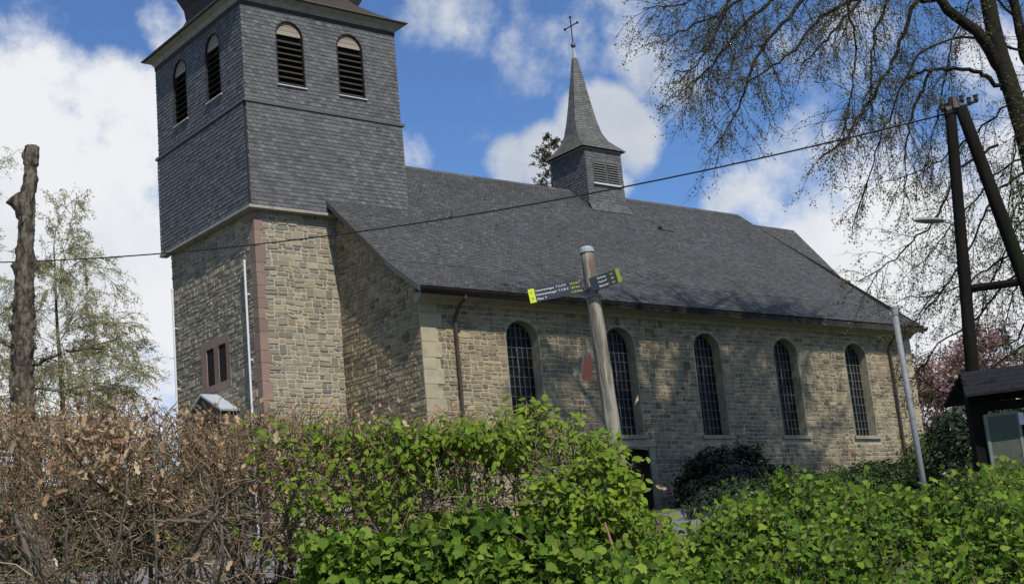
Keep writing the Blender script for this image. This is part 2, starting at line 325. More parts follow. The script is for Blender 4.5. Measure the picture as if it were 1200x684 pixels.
def masonry(mb, O, u, n, U0, U1, V0, V1, ivf, hmin=.11, hmax=.24, wmin=.16, wmax=.52, gap=.011, amp=.03, seed=1, out=(.006,.03)):
    r = random.Random(seed); sx = seed*3.7
    def W(a, b):
        return (a+amp*.6*noise.noise((a*.9, b*1.7, sx)), b+amp*noise.noise((a*1.3, b*.8, sx+9))+amp*.6*noise.noise((a*4, b*3, sx+4)))
    def stone(a0, a1, b0, b1):
        if a1-a0 < .05: return
        g = gap*r.uniform(.6, 1.5); a0 += g; a1 -= g; b0 += g; b1 -= g
        if a1-a0 < .03 or b1-b0 < .03: return
        cx = min(.035, (a1-a0)*.22)*r.uniform(.3, 1.2); cy = min(.03, (b1-b0)*.25)*r.uniform(.3, 1.2)
        j = lambda: r.uniform(-.008, .008)
        ring = [(a0+cx, b0+j()), (a1-cx, b0+j()), (a1+j(), b0+cy), (a1+j(), b1-cy), (a1-cx, b1+j()), (a0+cx, b1+j()), (a0+j(), b1-cy), (a0+j(), b0+cy)]
        mx_, my_ = (a0+a1)/2, (b0+b1)/2; h = r.uniform(*out); tx, ty = r.uniform(-.06, .06), r.uniform(-.08, .08)
        V = []
        for (a, b) in ring:
            p, q = W(a, b); V.append(O+u*p+Z*q-n*.004)
        ins = .012
        for (a, b) in ring:
            a2 = a+(mx_-a)/max(.02, abs(mx_-a))*ins if abs(mx_-a) > .02 else a
            b2 = b+(my_-b)/max(.02, abs(my_-b))*ins if abs(my_-b) > .02 else b
            p, q = W(a2, b2); V.append(O+u*p+Z*q+n*max(.002, h+tx*(a-mx_)*.6+ty*(b-my_)+r.uniform(-.003, .003)))
        mb.add(V, [(i, (i+1) % 8, 8+(i+1) % 8, 8+i) for i in range(8)]+[tuple(range(8, 16))])
    v = V0
    while v < V1-.04:
        h = min(r.uniform(hmin*1.6, hmax*1.75), V1-v)
        if V1-v-h < .06: h = V1-v
        for (p, q) in ivf(v, v+h):
            if q-p < .06: continue
            a = p
            while a < q-.01:
                wd = r.uniform(wmin*1.6, wmax*1.7); b = a+wd
                if q-b < .16: b = q
                k = r.random()
                if h < .22 or k < .12:
                    m = a
                    while m < b-.01:
                        e = m+r.uniform(wmin*1.3, wmax); e = b if b-e < .12 else e; stone(m, e, v, v+h); m = e
                else:
                    nl = 2 if h < .36 else 3
                    cuts = sorted(h*(i+1)/nl+r.uniform(-.035, .035) for i in range(nl-1)); cuts = [0]+cuts+[h]
                    for i in range(nl):
                        m = a
                        while m < b-.01:
                            e = m+r.uniform(wmin, wmax); e = b if b-e < .12 else e; stone(m, e, v+cuts[i], v+cuts[i+1]); m = e
                a = b
        v += h
def tiles(mb, O, u, v, n, L, ivf, tw=.2, th=.13, lift=.016, seed=2, jit=.004, shape=True, slant=0.0):
    r = random.Random(seed); k = 0; b = 0.0
    while b < L-.01:
        hh = min(th*1.12, L-b)
        for (p, q) in ivf(b, b+th):
            if q-p < .02: continue
            a = math.floor(p/tw)*tw-(tw*.5 if k % 2 else 0)+r.uniform(-.01, .01)
            while a < q:
                a0, a1 = max(a, p), min(a+tw, q)
                if a1-a0 > .015:
                    g = .0025; j = r.uniform(-jit, jit); l0 = lift+r.uniform(-.004, .006); tl = r.uniform(-.004, .004)
                    bb = b+j
                    P = lambda s_, t_, h_: O+u*s_+v*t_+n*h_
                    if shape and a1-a0 > tw*.6:
                        bot = [(a0+g, bb+th*.22), (a0+g+(a1-a0)*.18, bb+th*.05), (a0+(a1-a0)*.5, bb), (a1-g, bb+th*.03)]
                    else: bot = [(a0+g, bb), (a1-g, bb)]
                    V = [P(s_, t_, l0+tl*(s_-a0)/tw) for s_, t_ in bot]+[P(a1-g, b+hh, .003), P(a0+g, b+hh, .003)]
                    nb = len(bot); V += [P(s_, t_, 0.0) for s_, t_ in bot]
                    F = [tuple(range(nb+2))]+[(i+1, i, nb+2+i, nb+3+i) for i in range(nb-1)]
                    mb.add(V, F)
                a += tw
        b += th; k += 1

# ------------------------------------------------------------------ ground
def st(s, t):
    return CAM[:2]+np.array([math.cos(YAW), -math.sin(YAW)])*s+np.array([math.sin(YAW), math.cos(YAW)])*t
def W3(s, t, z): p = st(s, t); return np.array([p[0], p[1], z])
def s2w(P): d = np.array(P)[:2]-CAM[:2]; return d@np.array([math.cos(YAW), -math.sin(YAW)]), d@np.array([math.sin(YAW), math.cos(YAW)])
TZ = [(-400,-1.6),(3.2,-1.6),(4.2,-1.15),(5.5,-.75),(9,-.25),(14,.25),(22,.75),(30,1.25),(36,1.85),(41,2.3),(44,2.35),(900,2.35)]
def gz(x, y):
    s, t = s2w((x, y))
    t = t - max(-10, min(10, s))*-.12*min(1, max(0, (t-10)/20))
    return float(np.interp(t, [a for a, _ in TZ], [b for _, b in TZ]))
def ground():
    ss = [-900,-300,-100,-50]+list(np.arange(-30, 31, 2.5))+[50,100,300,900]
    ts = [-400,-100,-30,-10,0,3.2]+list(np.arange(4.2, 46, 1.4))+[60,100,200,500,1400]
    V = []; F = []
    for t in ts:
        for s in ss:
            p = st(s, t); V.append((p[0], p[1], gz(p[0], p[1])+(.04*noise.noise((p[0]*.7, p[1]*.7, 0)) if 4.2 < t < 38 else 0)))
    n = len(ss)
    for i in range(len(ts)-1):
        for j in range(n-1): F.append((i*n+j, i*n+j+1, (i+1)*n+j+1, (i+1)*n+j))
    tag(build('ground', V, F, M['grass_g'], None, True), None, None, kind='structure')
    for nm, t0, t1, s0, s1 in (('road', -3, 3.0, -60, 60), ('church_forecourt', 19, 37, -40, 5)):
        V = []; F = []; aa = np.arange(s0, s1+.1, 2.0); bb = np.arange(t0, t1+.1, 1.0)
        for t in bb:
            for s in aa:
                p = st(s, t); V.append((p[0], p[1], gz(p[0], p[1])+.06))
        n = len(aa)
        for i in range(len(bb)-1):
            for j in range(n-1): F.append((i*n+j, i*n+j+1, (i+1)*n+j+1, (i+1)*n+j))
        tag(build(nm, V, F, M['asphalt'], None, True), None, None, kind='structure')
ground()

# ------------------------------------------------------------------ church
ZG = 2.2
TW, TD = 6.0, 6.41          # slate-clad tower: west front at x=0, south side at y=0
ZE, ZB, ZS = 19.87, 16.5, 13.04
NX0, NX1, NY, NY2 = 3.21, 27.49, -4.14, 10.55
ZW = 9.14; RY, RZ = 3.2, 16.33
church = root('church', (0, 0, ZG), 'stone village church with slate-clad bell tower, long slate roof and small ridge turret', 'church')
SO = .22                     # stone face set back under the slates
def O_(x, y): return np.array([x, y, 0.0])
# roof profile on the south slope: (y, z)
EY, EZ, KY, KZ = -4.86, 9.47, -3.2, 10.66
def roof_z(y):
    y = y if y <= RY else 2*RY-y
    if y < KY: return EZ+(y-EY)*(KZ-EZ)/(KY-EY)
    return KZ+(y-KY)*(RZ-KZ)/(RY-KY)
def roof_y(z):
    if z < KZ: return EY+(z-EZ)*(KY-EY)/(KZ-EZ)
    return KY+(z-KZ)*(RY-KY)/(RZ-KZ)

# tower stone walls
twin = dict(xc=3.2, hw=.0, z0=0, zs=0, rise=0)
TWN_Y0, TWN_Y1, TWN_Z0, TWN_Z1 = 2.2, 4.2, 7.66, 9.40
porch_door = dict(xc=3.2, hw=.9, z0=ZG, zs=5.0, rise=.6)
mb = MB()
mb.quad((SO,SO,ZG),(NX0+2,SO,ZG),(NX0+2,SO,ZS+.2),(SO,SO,ZS+.2))
wall_open(mb, O_(SO, 0), Y, -X, SO, TD-SO, ZG, ZS+.2, [dict(xc=3.2, hw=.9, z0=ZG, zs=5.0, rise=.6)])
mb.quad((SO,TD-SO,ZG),(NX0+2,TD-SO,ZG),(NX0+2,TD-SO,ZS+.2),(SO,TD-SO,ZS+.2))
tw_wall = mb.build('tower_wall', M['mortar'], church)
# stones (surface of the same part)
mb = MB()
def iv_s(v0, v1):
    k = int((v0-ZG)/.42); return [(SO+.22, NX0+.6)]
masonry(mb, O_(0, SO), X, -Y, 0, 0, ZG+.02, ZS+.15, iv_s, .10, .20, .17, .46, seed=3)
def iv_w(v0, v1):
    hol = []
    if v1 > TWN_Z0 and v0 < TWN_Z1: hol.append((TWN_Y0, TWN_Y1))
    hw = max(arch_hw(porch_door, v0), arch_hw(porch_door, v1))
    if hw: hol.append((3.2-hw-.2, 3.2+hw+.2))
    return subtract((SO+.30, TD-SO-.02), hol)
masonry(mb, O_(SO, 0), Y, -X, 0, 0, ZG+.02, ZS+.15, iv_w, .10, .20, .15, .42, seed=4, out=(.008, .045))
mb.build('tower_stonework', M['stone_t'], church)
# red quoins on the south-west tower corner
mb = MB(); z = ZG; i = 0; r = random.Random(5)
while z < ZS+.1:
    h = min(r.uniform(.32, .6), ZS+.12-z); a, b = ((.20, .38) if i % 2 else (.28, .26)); a += r.uniform(-.02, .06); b += r.uniform(-.03, .05)
    p = .035
    mb.prism([(SO-p, SO-p, z+.006), (SO+a, SO-p, z+.006), (SO+a, SO+.02, z+.006), (SO+.02, SO+.02, z+.006), (SO+.02, SO+b, z+.006), (SO-p, SO+b, z+.006)], (0, 0, h-.012))
    z += h; i += 1
mb.build('corner_quoins', M['red'], church)
# twin stone window
mb = MB()
y0, y1, z0, z1 = TWN_Y0, TWN_Y1, TWN_Z0, TWN_Z1; xo = SO-.045
oy = [(2.46, 2.98), (3.30, 3.82)]; oz0, oz1 = 7.9, 9.12
def bx(m_, ya, yb, za, zb, xa=None, xb=None): m_.box((xo if xa is None else xa, ya, za), (SO+.02 if xb is None else xb, yb, zb))
bx(mb, y0, y1, z0, oz0); bx(mb, y0, y1, oz1, z1)
bx(mb, y0, oy[0][0], oz0, oz1); bx(mb, oy[0][1], oy[1][0], oz0, oz1); bx(mb, oy[1][1], y1, oz0, oz1)
tw = mb.build('twin_window', M['red'], church)
for a, b in oy:
    g = MB(); g.quad((SO-.012, a, oz0), (SO-.012, b, oz0), (SO-.012, b, oz1), (SO-.012, a, oz1)); g.build('window_opening', M['hole'], tw)
# porch door and porch
g = MB(); pane(g, O_(SO, 0), Y, -X, porch_door, .15); reveal(g, O_(SO, 0), Y, -X, porch_door, .15)
g.build('entrance_door', M['door'], church)
mb = MB(); px0, px1, pz, pe, pw = -.42, SO, 7.56, 6.86, 1.38
mb.prism([(px0+.06, RY-pw+.1, pe-.05), (px0+.06, RY+pw-.1, pe-.05), (px0+.06, RY, pz-.10)], (px1-px0-.08, 0, 0))
mb.box((px0+.05, RY-pw+.12, 5.75), (px1-.02, RY-pw+.26, pe-.055)); mb.box((px0+.05, RY+pw-.26, 5.75), (px1-.02, RY+pw-.12, pe-.055))
mb.box((px0+.02, RY-pw+.10, pe-.2), (px0+.058, RY+pw-.10, pe-.06))
po = mb.build('porch_canopy', M['brown'], church)
mb = MB()
for sg in (-1, 1):
    mb.prism([(px0, RY, pz), (px0, RY+sg*pw, pe), (px0, RY+sg*(pw-.02), pe-.06), (px0, RY, pz-.07)], (px1-px0+.03, 0, 0))
mb.build('porch_roof', M['zincroof'], po)

# tower slate cladding
BW = dict(hw=.485, z0=17.27, zs=19.04, rise=.50)
ops_s = [dict(BW, xc=1.76), dict(BW, xc=4.10)]; ops_w = [dict(BW, xc=2.02), dict(BW, xc=4.50)]
mb = MB()
wall_open(mb, O_(0, 0), X, -Y, 0, TW, ZS, ZE, ops_s)
wall_open(mb, O_(0, 0), Y, -X, 0, TD, ZS, ZE, ops_w)
mb.quad((TW,0,ZS),(TW,TD,ZS),(TW,TD,ZE),(TW,0,ZE)); mb.quad((0,TD,ZS),(TW,TD,ZS),(TW,TD,ZE),(0,TD,ZE))
mb.quad((0,0,ZS),(TW,0,ZS),(TW,TD,ZS),(0,TD,ZS))
def clad_iv(width, ops, base):
    def f(b0, b1):
        z = base+(b0+b1)/2
        return subtract((-.012, width+.012), [(o['xc']-arch_hw(o, z)-.03, o['xc']+arch_hw(o, z)+.03) for o in ops if arch_hw(o, z) > 0])
    return f
for (O, u, n, wd, ops, sdd) in ((O_(0,0), X, -Y, TW, ops_s, 1), (O_(0,0), Y, -X, TD, ops_w, 2)):
    # lower storey stands slightly proud and flares at its foot
    tiles(mb, O+Z*(ZS+.02)+n*.055, u, Z, n, ZB-ZS-.06, clad_iv(wd, [], ZS), .21, .135, .018, sdd)
    tiles(mb, O+Z*(ZB+.06), u, Z, n, ZE-ZB-.06, clad_iv(wd, ops, ZB+.06), .21, .135, .018, sdd+5)
tiles(mb, O_(TW, 0)+Z*ZS, Y, Z, X, ZE-ZS, lambda a, b: [(0, TD)], .21, .135, .018, 9)
clad = mb.build('tower_cladding', M['slate_t'], church)
mb = MB()   # drip moulding between the slate storeys, foot board of the cladding
e = .085
for (zc, h, e, mm) in ((ZB, .07, .10, 0),):
    mb.box((-e, -e, zc-.02), (TW+e, -.002, zc+h)); mb.box((-e, .0, zc-.02), (-.002, TD+e, zc+h)); mb.box((TW+.02, .0, zc-.02), (TW+e, TD+e, zc+h))
mb.build('drip_moulding', M['slate_r'], church)
mb = MB()
mb.box((-.09, -.09, ZS-.10), (TW-.5, SO-.04, ZS-.004)); mb.box((-.09, SO-.035, ZS-.10), (SO-.04, TD+.07, ZS-.004))
mb.build('cladding_foot_board', M['soffit'], church)
# belfry windows
def belfry(O, u, n, o):
    f = MB(); pts = outline(o, 16)
    # thin slate frame round the opening
    big = dict(o, hw=o['hw']+.035, z0=o['z0']-.0, rise=o['rise']+.035); a = outline(big, 16)
    V = [O+u*p+Z*q+n*.028 for p, q in pts]+[O+u*p+Z*q+n*.028 for p, q in a]+[O+u*p+Z*q-n*.01 for p, q in a]+[O+u*p+Z*q-n*.2 for p, q in pts]
    m = len(pts); F = []
    for i in range(1, m):
        j = (i+1) % m; F += [(i, j, m+j, m+i), (m+i, m+j, 2*m+j, 2*m+i), (j, i, 3*m+i, 3*m+j)]
    F.append((0, 1, 3*m+1, 3*m))
    f.add(V, F); fr = f.build('belfry_window', M['iron'], church)
    g = MB(); pane(g, O, u, n, o, .2); g.build('dark_opening', M['hole'], fr)
    # lunette boards
    lo = o['zs']+.02; g = MB(); nb = 3; H = o['rise']-.02
    for k in range(nb):
        a0 = lo+H*k/nb+.012; a1 = lo+H*(k+1)/nb
        h0, h1 = arch_hw(o, a0)-.02, arch_hw(o, min(a1, o['zs']+o['rise']-.01))-.02
        mid = (a0+a1)/2; hm = arch_hw(o, mid)-.02; h1 = max(h1, .03)
        pl = [(-h0, a0), (h0, a0), (hm, mid), (h1, a1), (-h1, a1), (-hm, mid)]
        g.prism([O+u*(o['xc']+p)+Z*q-n*.10 for p, q in pl], n*.05)
    g.build('lunette_boards', M['board'], fr)
    g = MB(); nl = 8
    for k in range(nl):
        zc = o['z0']+.12+(lo-o['z0']-.12)*k/nl
        c = O+u*o['xc']+Z*zc-n*.09
        g.obox(c, u*(o['hw']-.01), n*.075-Z*.065, Z*.010+n*.008)
    g.build('louvre_slats', M['darkwood'], fr)
    g = MB(); g.obox(O+u*o['xc']+Z*(o['z0']-.02)+n*.03, u*(o['hw']+.07), n*.05, Z*.015); g.build('sill', M['white'], fr)
for o in ops_s: belfry(O_(0, 0), X, -Y, o)
for o in ops_w: belfry(O_(0, 0), Y, -X, o)
# cornice and tower roof
cx, cy, hx, hy = TW/2, TD/2, TW/2, TD/2
def ring(ox, z, c=0):
    a, b = hx+ox, hy+ox; q = c*min(a, b)
    return [(cx-a+q, cy-b, z), (cx+a-q, cy-b, z), (cx+a, cy-b+q, z), (cx+a, cy+b-q, z), (cx+a-q, cy+b, z), (cx-a+q, cy+b, z), (cx-a, cy+b-q, z), (cx-a, cy-b+q, z)]
def loft(rings):
    m = MB(); V = [p for r_ in rings for p in r_]; n = 8
    m.add(V, [(i*n+k, i*n+(k+1) % n, (i+1)*n+(k+1) % n, (i+1)*n+k) for i in range(len(rings)-1) for k in range(n)]+[tuple(range(n))[::-1], tuple((len(rings)-1)*n+k for k in range(n))])
    return m
def ring0(ox, z): return ring(ox, z, .0005)
loft([ring0(.03, ZE+.12), ring0(.05, ZE+.15), ring0(.12, ZE+.26), ring0(.27, ZE+.34), ring0(.28, ZE+.36)]).build('cornice', M['soffit'], church)
loft([ring0(.025, ZE-.03), ring0(.03, ZE+.118)]).build('frieze_board', M['under'], church)
loft([ring0(.36, ZE+.363), ring0(.39, ZE+.385), ring0(.38, ZE+.42)]).build('roof_edge', M['verdi'], church)
prof = [(.36, 20.292, .001), (.12, 20.43, .04), (-.16, 20.66, .15), (-.36, 20.92, .35), (-.42, 21.18, .5), (-.30, 21.5, .56), (-.02, 21.95, .58), (.28, 22.6, .586), (.42, 23.4, .586), (.2, 24.4, .586), (-.4, 25.2, .586), (-1.2, 26.0, .586), (-2.0, 26.8, .586), (-2.5, 28.0, .586), (-2.85, 30.0, .586)]
loft([ring(a, z, c) for a, z, c in prof]).build('tower_roof', M['copper'], church)
# zinc downpipes on the west front
for (yy, zt) in ((.72, 11.33), (5.92, 11.62)):
    m = MB(); m.tube([(SO-.15, yy, ZG), (SO-.15, yy, 7), (SO-.15, yy, zt)], .036, 10); m.tube([(SO-.15, yy, zt-.005), (SO-.15, yy, zt+.09)], .046, 10)
    for k in range(4): m.box((SO-.12, yy-.02, 4+k*2.1), (SO-.01, yy+.02, 4.04+k*2.1))
    m.build('zinc_pipe', M['zinc'], church)

# nave walls
x1, sp = 7.10, 4.20
WO = dict(hw=.66, z0=5.15, zs=8.20, rise=.58)
wins = [dict(WO, xc=x1+i*sp) for i in range(5)]
wins[4]['xc'] -= .05
dr = dict(xc=11.50, hw=.58, z0=ZG, zs=4.62, rise=.07)
mb = MB()
# the side door stands under the second window: split the wall there
ops1 = [w_ for w_ in wins]
wall_open(mb, O_(0, NY), X, -Y, NX0, NX1, 4.9, ZW, ops1)
wall_open(mb, O_(0, NY), X, -Y, NX0, NX1, ZG, 4.9, [dr])
mb.quad((NX1,NY,ZG),(NX1,NY2,ZG),(NX1,NY2,ZW),(NX1,NY,ZW)); mb.quad((NX0,NY2,ZG),(NX1,NY2,ZG),(NX1,NY2,ZW),(NX0,NY2,ZW))
for sg in (0, 1):   # west gable
    f_ = (lambda y: y) if sg == 0 else (lambda y: 2*RY-y)
    mb.add([(NX0, f_(NY), ZG), (NX0, f_(SO+.02), ZG), (NX0, f_(SO+.02), roof_z(SO)-.12), (NX0, f_(KY), KZ-.12), (NX0, f_(NY), roof_z(NY)-.12)], [(0,1,2,3,4)])
nave = mb.build('nave_wall', M['mortar_d'], church)
mb = MB()
def ivn(v0, v1):
    hol = []
    for w_ in wins:
        hw = max(arch_hw(w_, v0+.03), arch_hw(w_, v1-.03), arch_hw(w_, (v0+v1)/2))
        if hw: hol.append((w_['xc']-hw-.05, w_['xc']+hw+.05))
        if v0 < 5.15 and v1 > 4.98: hol.append((w_['xc']-.85, w_['xc']+.85))
    if v0 < 4.95: hol.append((dr['xc']-.86, dr['xc']+.86))
    return subtract((NX0+.62, NX1-.42), hol)
masonry(mb, O_(0, NY), X, -Y, 0, 0, ZG+.02, ZW, ivn, .075, .185, .12, .46, seed=8, out=(.004, .026))
def ivg(v0, v1):
    z = v1; y_lo = NY+.03 if z < roof_z(NY)-.15 else roof_y(z+.12)+.02
    return [(y_lo, SO-.005)] if y_lo < SO-.1 else []
masonry(mb, O_(NX0, 0), Y, -X, 0, 0, ZG+.02, roof_z(SO)-.2, ivg, .10, .20, .15, .42, seed=12, out=(.008, .045))
masonry(mb, O_(NX1, 0), Y, X, 0, 0, ZG+.02, ZW, lambda a, b: [(NY+.45, NY2)], .10, .2, .2, .5, seed=14)
mb.build('nave_stonework', M['stone'], church)
# quoins
r = random.Random(3)
for (xa, sgn) in ((NX0, 1), (NX1, -1)):
    mb = MB(); z = ZG; i = 0
    while z < ZW-.01:
        h = min(r.uniform(.3, .5), ZW-z); a = (.70 if i % 2 else .50)+r.uniform(-.06, .06)
        if sgn < 0: a -= .12
        xs = sorted((xa-sgn*.028, xa+sgn*a)); mb.box((xs[0], NY-.03, z+.006), (xs[1], NY+.02 if sgn > 0 else NY+.3+.1*(i % 2), z+h-.006)); z += h; i += 1
    mb.build('corner_stones', M['ashlar'], church)
# windows
for w_ in wins:
    D = .36
    m = MB(); reveal(m, O_(0, NY), X, -Y, w_, D, .012, .04)
    # narrow dressed band round the opening
    pts = outline(w_, 14); big = dict(w_, hw=w_['hw']+.05, rise=w_['rise']+.05); a = outline(big, 14); mm = len(pts)
    V = [(p, NY-.012, q) for p, q in pts]+[(p, NY-.012, q) for p, q in a]+[(p, NY+.01, q) for p, q in a]
    m.add(V, [(i, (i+1) % mm, mm+(i+1) % mm, mm+i) for i in range(1, mm)]+[(mm+i, mm+(i+1) % mm, 2*mm+(i+1) % mm, 2*mm+i) for i in range(1, mm)])
    win = m.build('window', M['reveal'], church)
    g = MB(); pane(g, O_(0, NY), X, -Y, w_, D-.004, .04); g.build('window_pane', M['glass'], win)
    b = MB(); hw = w_['hw']*.96; yb = NY+D-.02
    for k in range(1, 6):
        xx = w_['xc']-hw+2*hw*k/6; top = w_['zs']+w_['rise']*math.sqrt(max(0, 1-((xx-w_['xc'])/hw)**2))-.02
        rr = .020 if k == 3 else .010
        b.box((xx-rr, yb-.02, w_['z0']), (xx+rr, yb+.012, top if k == 3 else top))
    zz = w_['z0']+.31; k = 0
    while zz < w_['zs']+w_['rise']-.1:
        h_ = arch_hw(w_, zz)*.96; b.box((w_['xc']-h_+.005, yb-.028, zz-.010), (w_['xc']+h_-.005, yb-.021, zz+.010)); zz += .315; k += 1
    b.box((w_['xc']-.03, yb-.036, 7.16), (w_['xc']+.03, yb-.029, 7.80)); 
    b.build('glazing_bars', M['bars'], win)
    g = MB(); g.box((w_['xc']-.80, NY-.10, 5.02), (w_['xc']+.80, NY+.02, 5.146)); g.build('window_sill', M['reveal'], win)
# side door
g = MB(); pane(g, O_(0, NY), X, -Y, dr, .42); reveal(g, O_(0, NY), X, -Y, dr, .42)
dd = g.build('side_door', M['door'], church)
g = MB()
for sx in (-1, 1):
    z = ZG
    while z < 4.7: h = min(.42, 4.74-z); a, b = sorted((dr['xc']+sx*.585, dr['xc']+sx*.84)); g.box((a, NY-.06, z+.004), (b, NY+.01, z+h-.004)); z += h
g.box((dr['xc']-.9, NY-.07, 4.742), (dr['xc']+.9, NY+.01, 4.93))
g.build('door_surround', M['reveal'], dd)
# cornice and gutter on the nave
mb = MB(); mb.prism([(NX0-.10, NY-.06, ZW-.02), (NX0-.10, NY-.12, ZW+.06), (NX0-.10, NY-.42, ZW+.20), (NX0-.10, NY-.42, ZW+.27), (NX0-.10, NY+.1, ZW+.27), (NX0-.10, NY+.1, ZW-.02)], (NX1-NX0+.20, 0, 0))
mb.build('nave_cornice', M['cream'], church)
mb = MB(); gy, gzz, gr = EY-.03, EZ-.04, .145
pts = []
sect = [(gy+gr*math.cos(t), gzz+gr*math.sin(t)) for t in [math.pi*(1+i/8) for i in range(9)]]+[(gy+gr-.012, gzz+.0), (gy-gr+.012, gzz+.0)]
mb.add([(NX0-.42, a, b) for a, b in sect]+[(NX1+.18, a, b) for a, b in sect], [(i, i+1, 12+i-1, 11+i) for i in range(8)]+[tuple(range(9)), tuple(range(11, 20))[::-1]])
mb.tube([(NX0-.42, gy-gr, gzz+.004), (NX1+.18, gy-gr, gzz+.004)], .014, 6)
mb.build('gutter', M['gutter'], church)
for xx in (4.42, 25.95):
    m = MB(); yy = NY-.13
    m.tube([(xx, gy, gzz-gr), (xx, gy, gzz-gr-.1), (xx, NY-.42, ZW-.10), (xx, yy, ZW-.42), (xx, yy, ZW-.55), (xx, yy, ZG)], .055, 9)
    for k in range(4): m.tube([(xx, yy, 3.2+k*1.6), (xx, yy, 3.26+k*1.6)], .066, 9)
    m.build('downpipe', M['brown'], church)
# nave roof
XE0, XE1 = NX1+.20, 26.62          # east eave corner, ridge end
XV = NX0-.46                        # west verge
def slope(sgn):
    m = MB(); f_ = (lambda y: y) if sgn > 0 else (lambda y: 2*RY-y)
    A = [np.array((0, f_(EY), EZ)), np.array((0, f_(KY), KZ)), np.array((0, f_(RY), RZ))]
    def xe(y):  # east hip line
        y = y if y <= RY else 2*RY-y
        return XE0+(XE1-XE0)*(y-EY)/(RY-EY)
    for i in (0, 1):
        P, Q = A[i], A[i+1]; L = np.linalg.norm(Q-P); v = (Q-P)/L; n = np.cross(X, v)*sgn; 
        if n[2] < 0: n = -n
        ya, yb = (EY, KY) if i == 0 else (KY, RY)
        def f(b0, b1, L=L, ya=ya, yb=yb):
            y = ya+(yb-ya)*(b0/L); xr = xe(y)
            if y < -.02: return [(XV, xr)]
            return [(TW+.02, xr)]
        O = P.copy()
        # under-boards
        if i == 0: m.quad(P+X*XV, P+X*xe(ya), Q+X*xe(yb), Q+X*XV)
        else:
            T = np.array((0, f_(0.0), roof_z(0.0))); m.quad(P+X*XV, P+X*xe(ya), T+X*xe(0), T+X*XV); m.quad(T+X*TW, T+X*xe(0), Q+X*xe(RY), Q+X*TW)
        if sgn > 0: tiles(m, O+n*.004, X, v, n, L, f, .17, .118, .015, 20+i, .006)
        else: tiles(m, O+n*.004, X, v, n, L, lambda a, b: [(TW, XE1)], .6, .4, .02, 30, .006, False)
    return m
m = slope(1); m2 = slope(-1); m.add(m2.V, m2.F)
# steep east end
m.add([(XE0, EY, EZ), (XE0, 2*RY-EY, EZ), (XE1, RY, RZ)], [(0, 1, 2)])
nroof = m.build('nave_roof', M['slate_r'], church)
m = MB(); 
pr = [(EY, EZ), (KY, KZ), (0.0, roof_z(0))]
for k in range(2):
    (ya, za), (yb, zb) = pr[k], pr[k+1]
    for (xx, ww) in ((XV-.02, .03),):
        m.add([(xx, ya, za+.02), (xx, yb, zb+.02), (xx, yb, zb-.17), (xx, ya, za-.17), (xx+ww, ya, za+.02), (xx+ww, yb, zb+.02), (xx+ww, yb, zb-.17), (xx+ww, ya, za-.17)], [(0,1,2,3),(7,6,5,4),(0,4,5,1),(3,2,6,7),(0,3,7,4),(1,5,6,2)])
    m.add([(XV, ya, za-.02), (NX0, ya, za-.02), (NX0, yb, zb-.02), (XV, yb, zb-.02)], [(0,1,2,3)])
m.build('verge_board', M['slate_r'], nroof)
m = MB(); m.add([(XV, EY, EZ-.03), (NX1+.17, EY, EZ-.03), (NX1+.17, EY+.03, ZW+.10), (XV, EY+.03, ZW+.10), (NX1+.17, NY-.42, ZW+.275), (XV, NY-.42, ZW+.275)], [(0,1,2,3),(3,2,4,5)]); m.build('eaves_board', M['under'], nroof)
m = MB()
xx = TW
while xx < XE1: 
    e_ = min(xx+.42, XE1); j = rnd.uniform(-.006, .006)
    m.prism([(xx+.004, RY-.16, RZ-.115+j), (xx+.004, RY-.005, RZ+.035+j), (xx+.004, RY+.15, RZ-.115+j), (xx+.004, RY, RZ-.02+j)], (e_-xx-.008, 0, 0)); xx += .42
m.build('ridge_capping', M['slate_r'], nroof)
# snow hooks and ladder hooks scattered over the slope
def roofpt(x, y, up=0): return np.array([x, y, roof_z(y)+up])
hk = [(6.6, 1.0), (7.6, -.2, 1)]+[(x_, y_) for y_ in (-2.6, -.6, 1.4) for x_ in np.arange(5.2+((y_+2.6)*.6), 26, 2.9)]
for h_ in hk:
    if 16.2 < h_[0] < 18.9 and h_[1] > 1: continue
    m = MB(); q = roofpt(h_[0], h_[1], .03); big = 1.7 if len(h_) == 3 or h_ == hk[0] else 1
    m.tube([q, q+np.array([0, -.09*big, -.03]), q+np.array([0, -.12*big, .07*big]), q+np.array([0, -.08*big, .12*big])], .012*big, 5)
    m.build('roof_hook', M['iron'], nroof)
# chancel behind the nave
CX1, CR, CZ = 31.6, 30.35, 15.98
cyl = -1.05; cyh = 2*RY-cyl; cez = 9.55
m = MB(); A = np.array((0, cyl-.3, cez)); B = np.array((0, RY, CZ)); L = np.linalg.norm(B-A); v = (B-A)/L; n = np.cross(X, v)
m.add([(25.8, cyl-.3, cez), (CX1, cyl-.3, cez), (CR, RY, CZ), (25.8, RY, CZ), (CX1, cyh+.3, cez), (25.8, cyh+.3, cez)], [(0,1,2,3), (3,2,4,5), (1,4,2)])
tiles(m, A+n*.004, X, v, n, L, lambda a, b: [(26.0, CX1+(CR-CX1)*a/L)], .17, .118, .015, 41)
cr_ = m.build('chancel_roof', M['slate_r'], church); cr_['label'] = 'slightly lower slate roof behind the nave gable'
m = MB(); m.box((NX1+.01, cyl, ZG), (CX1-.3, cyh, cez-.01)); m.build('chancel_wall', M['stone'], church)
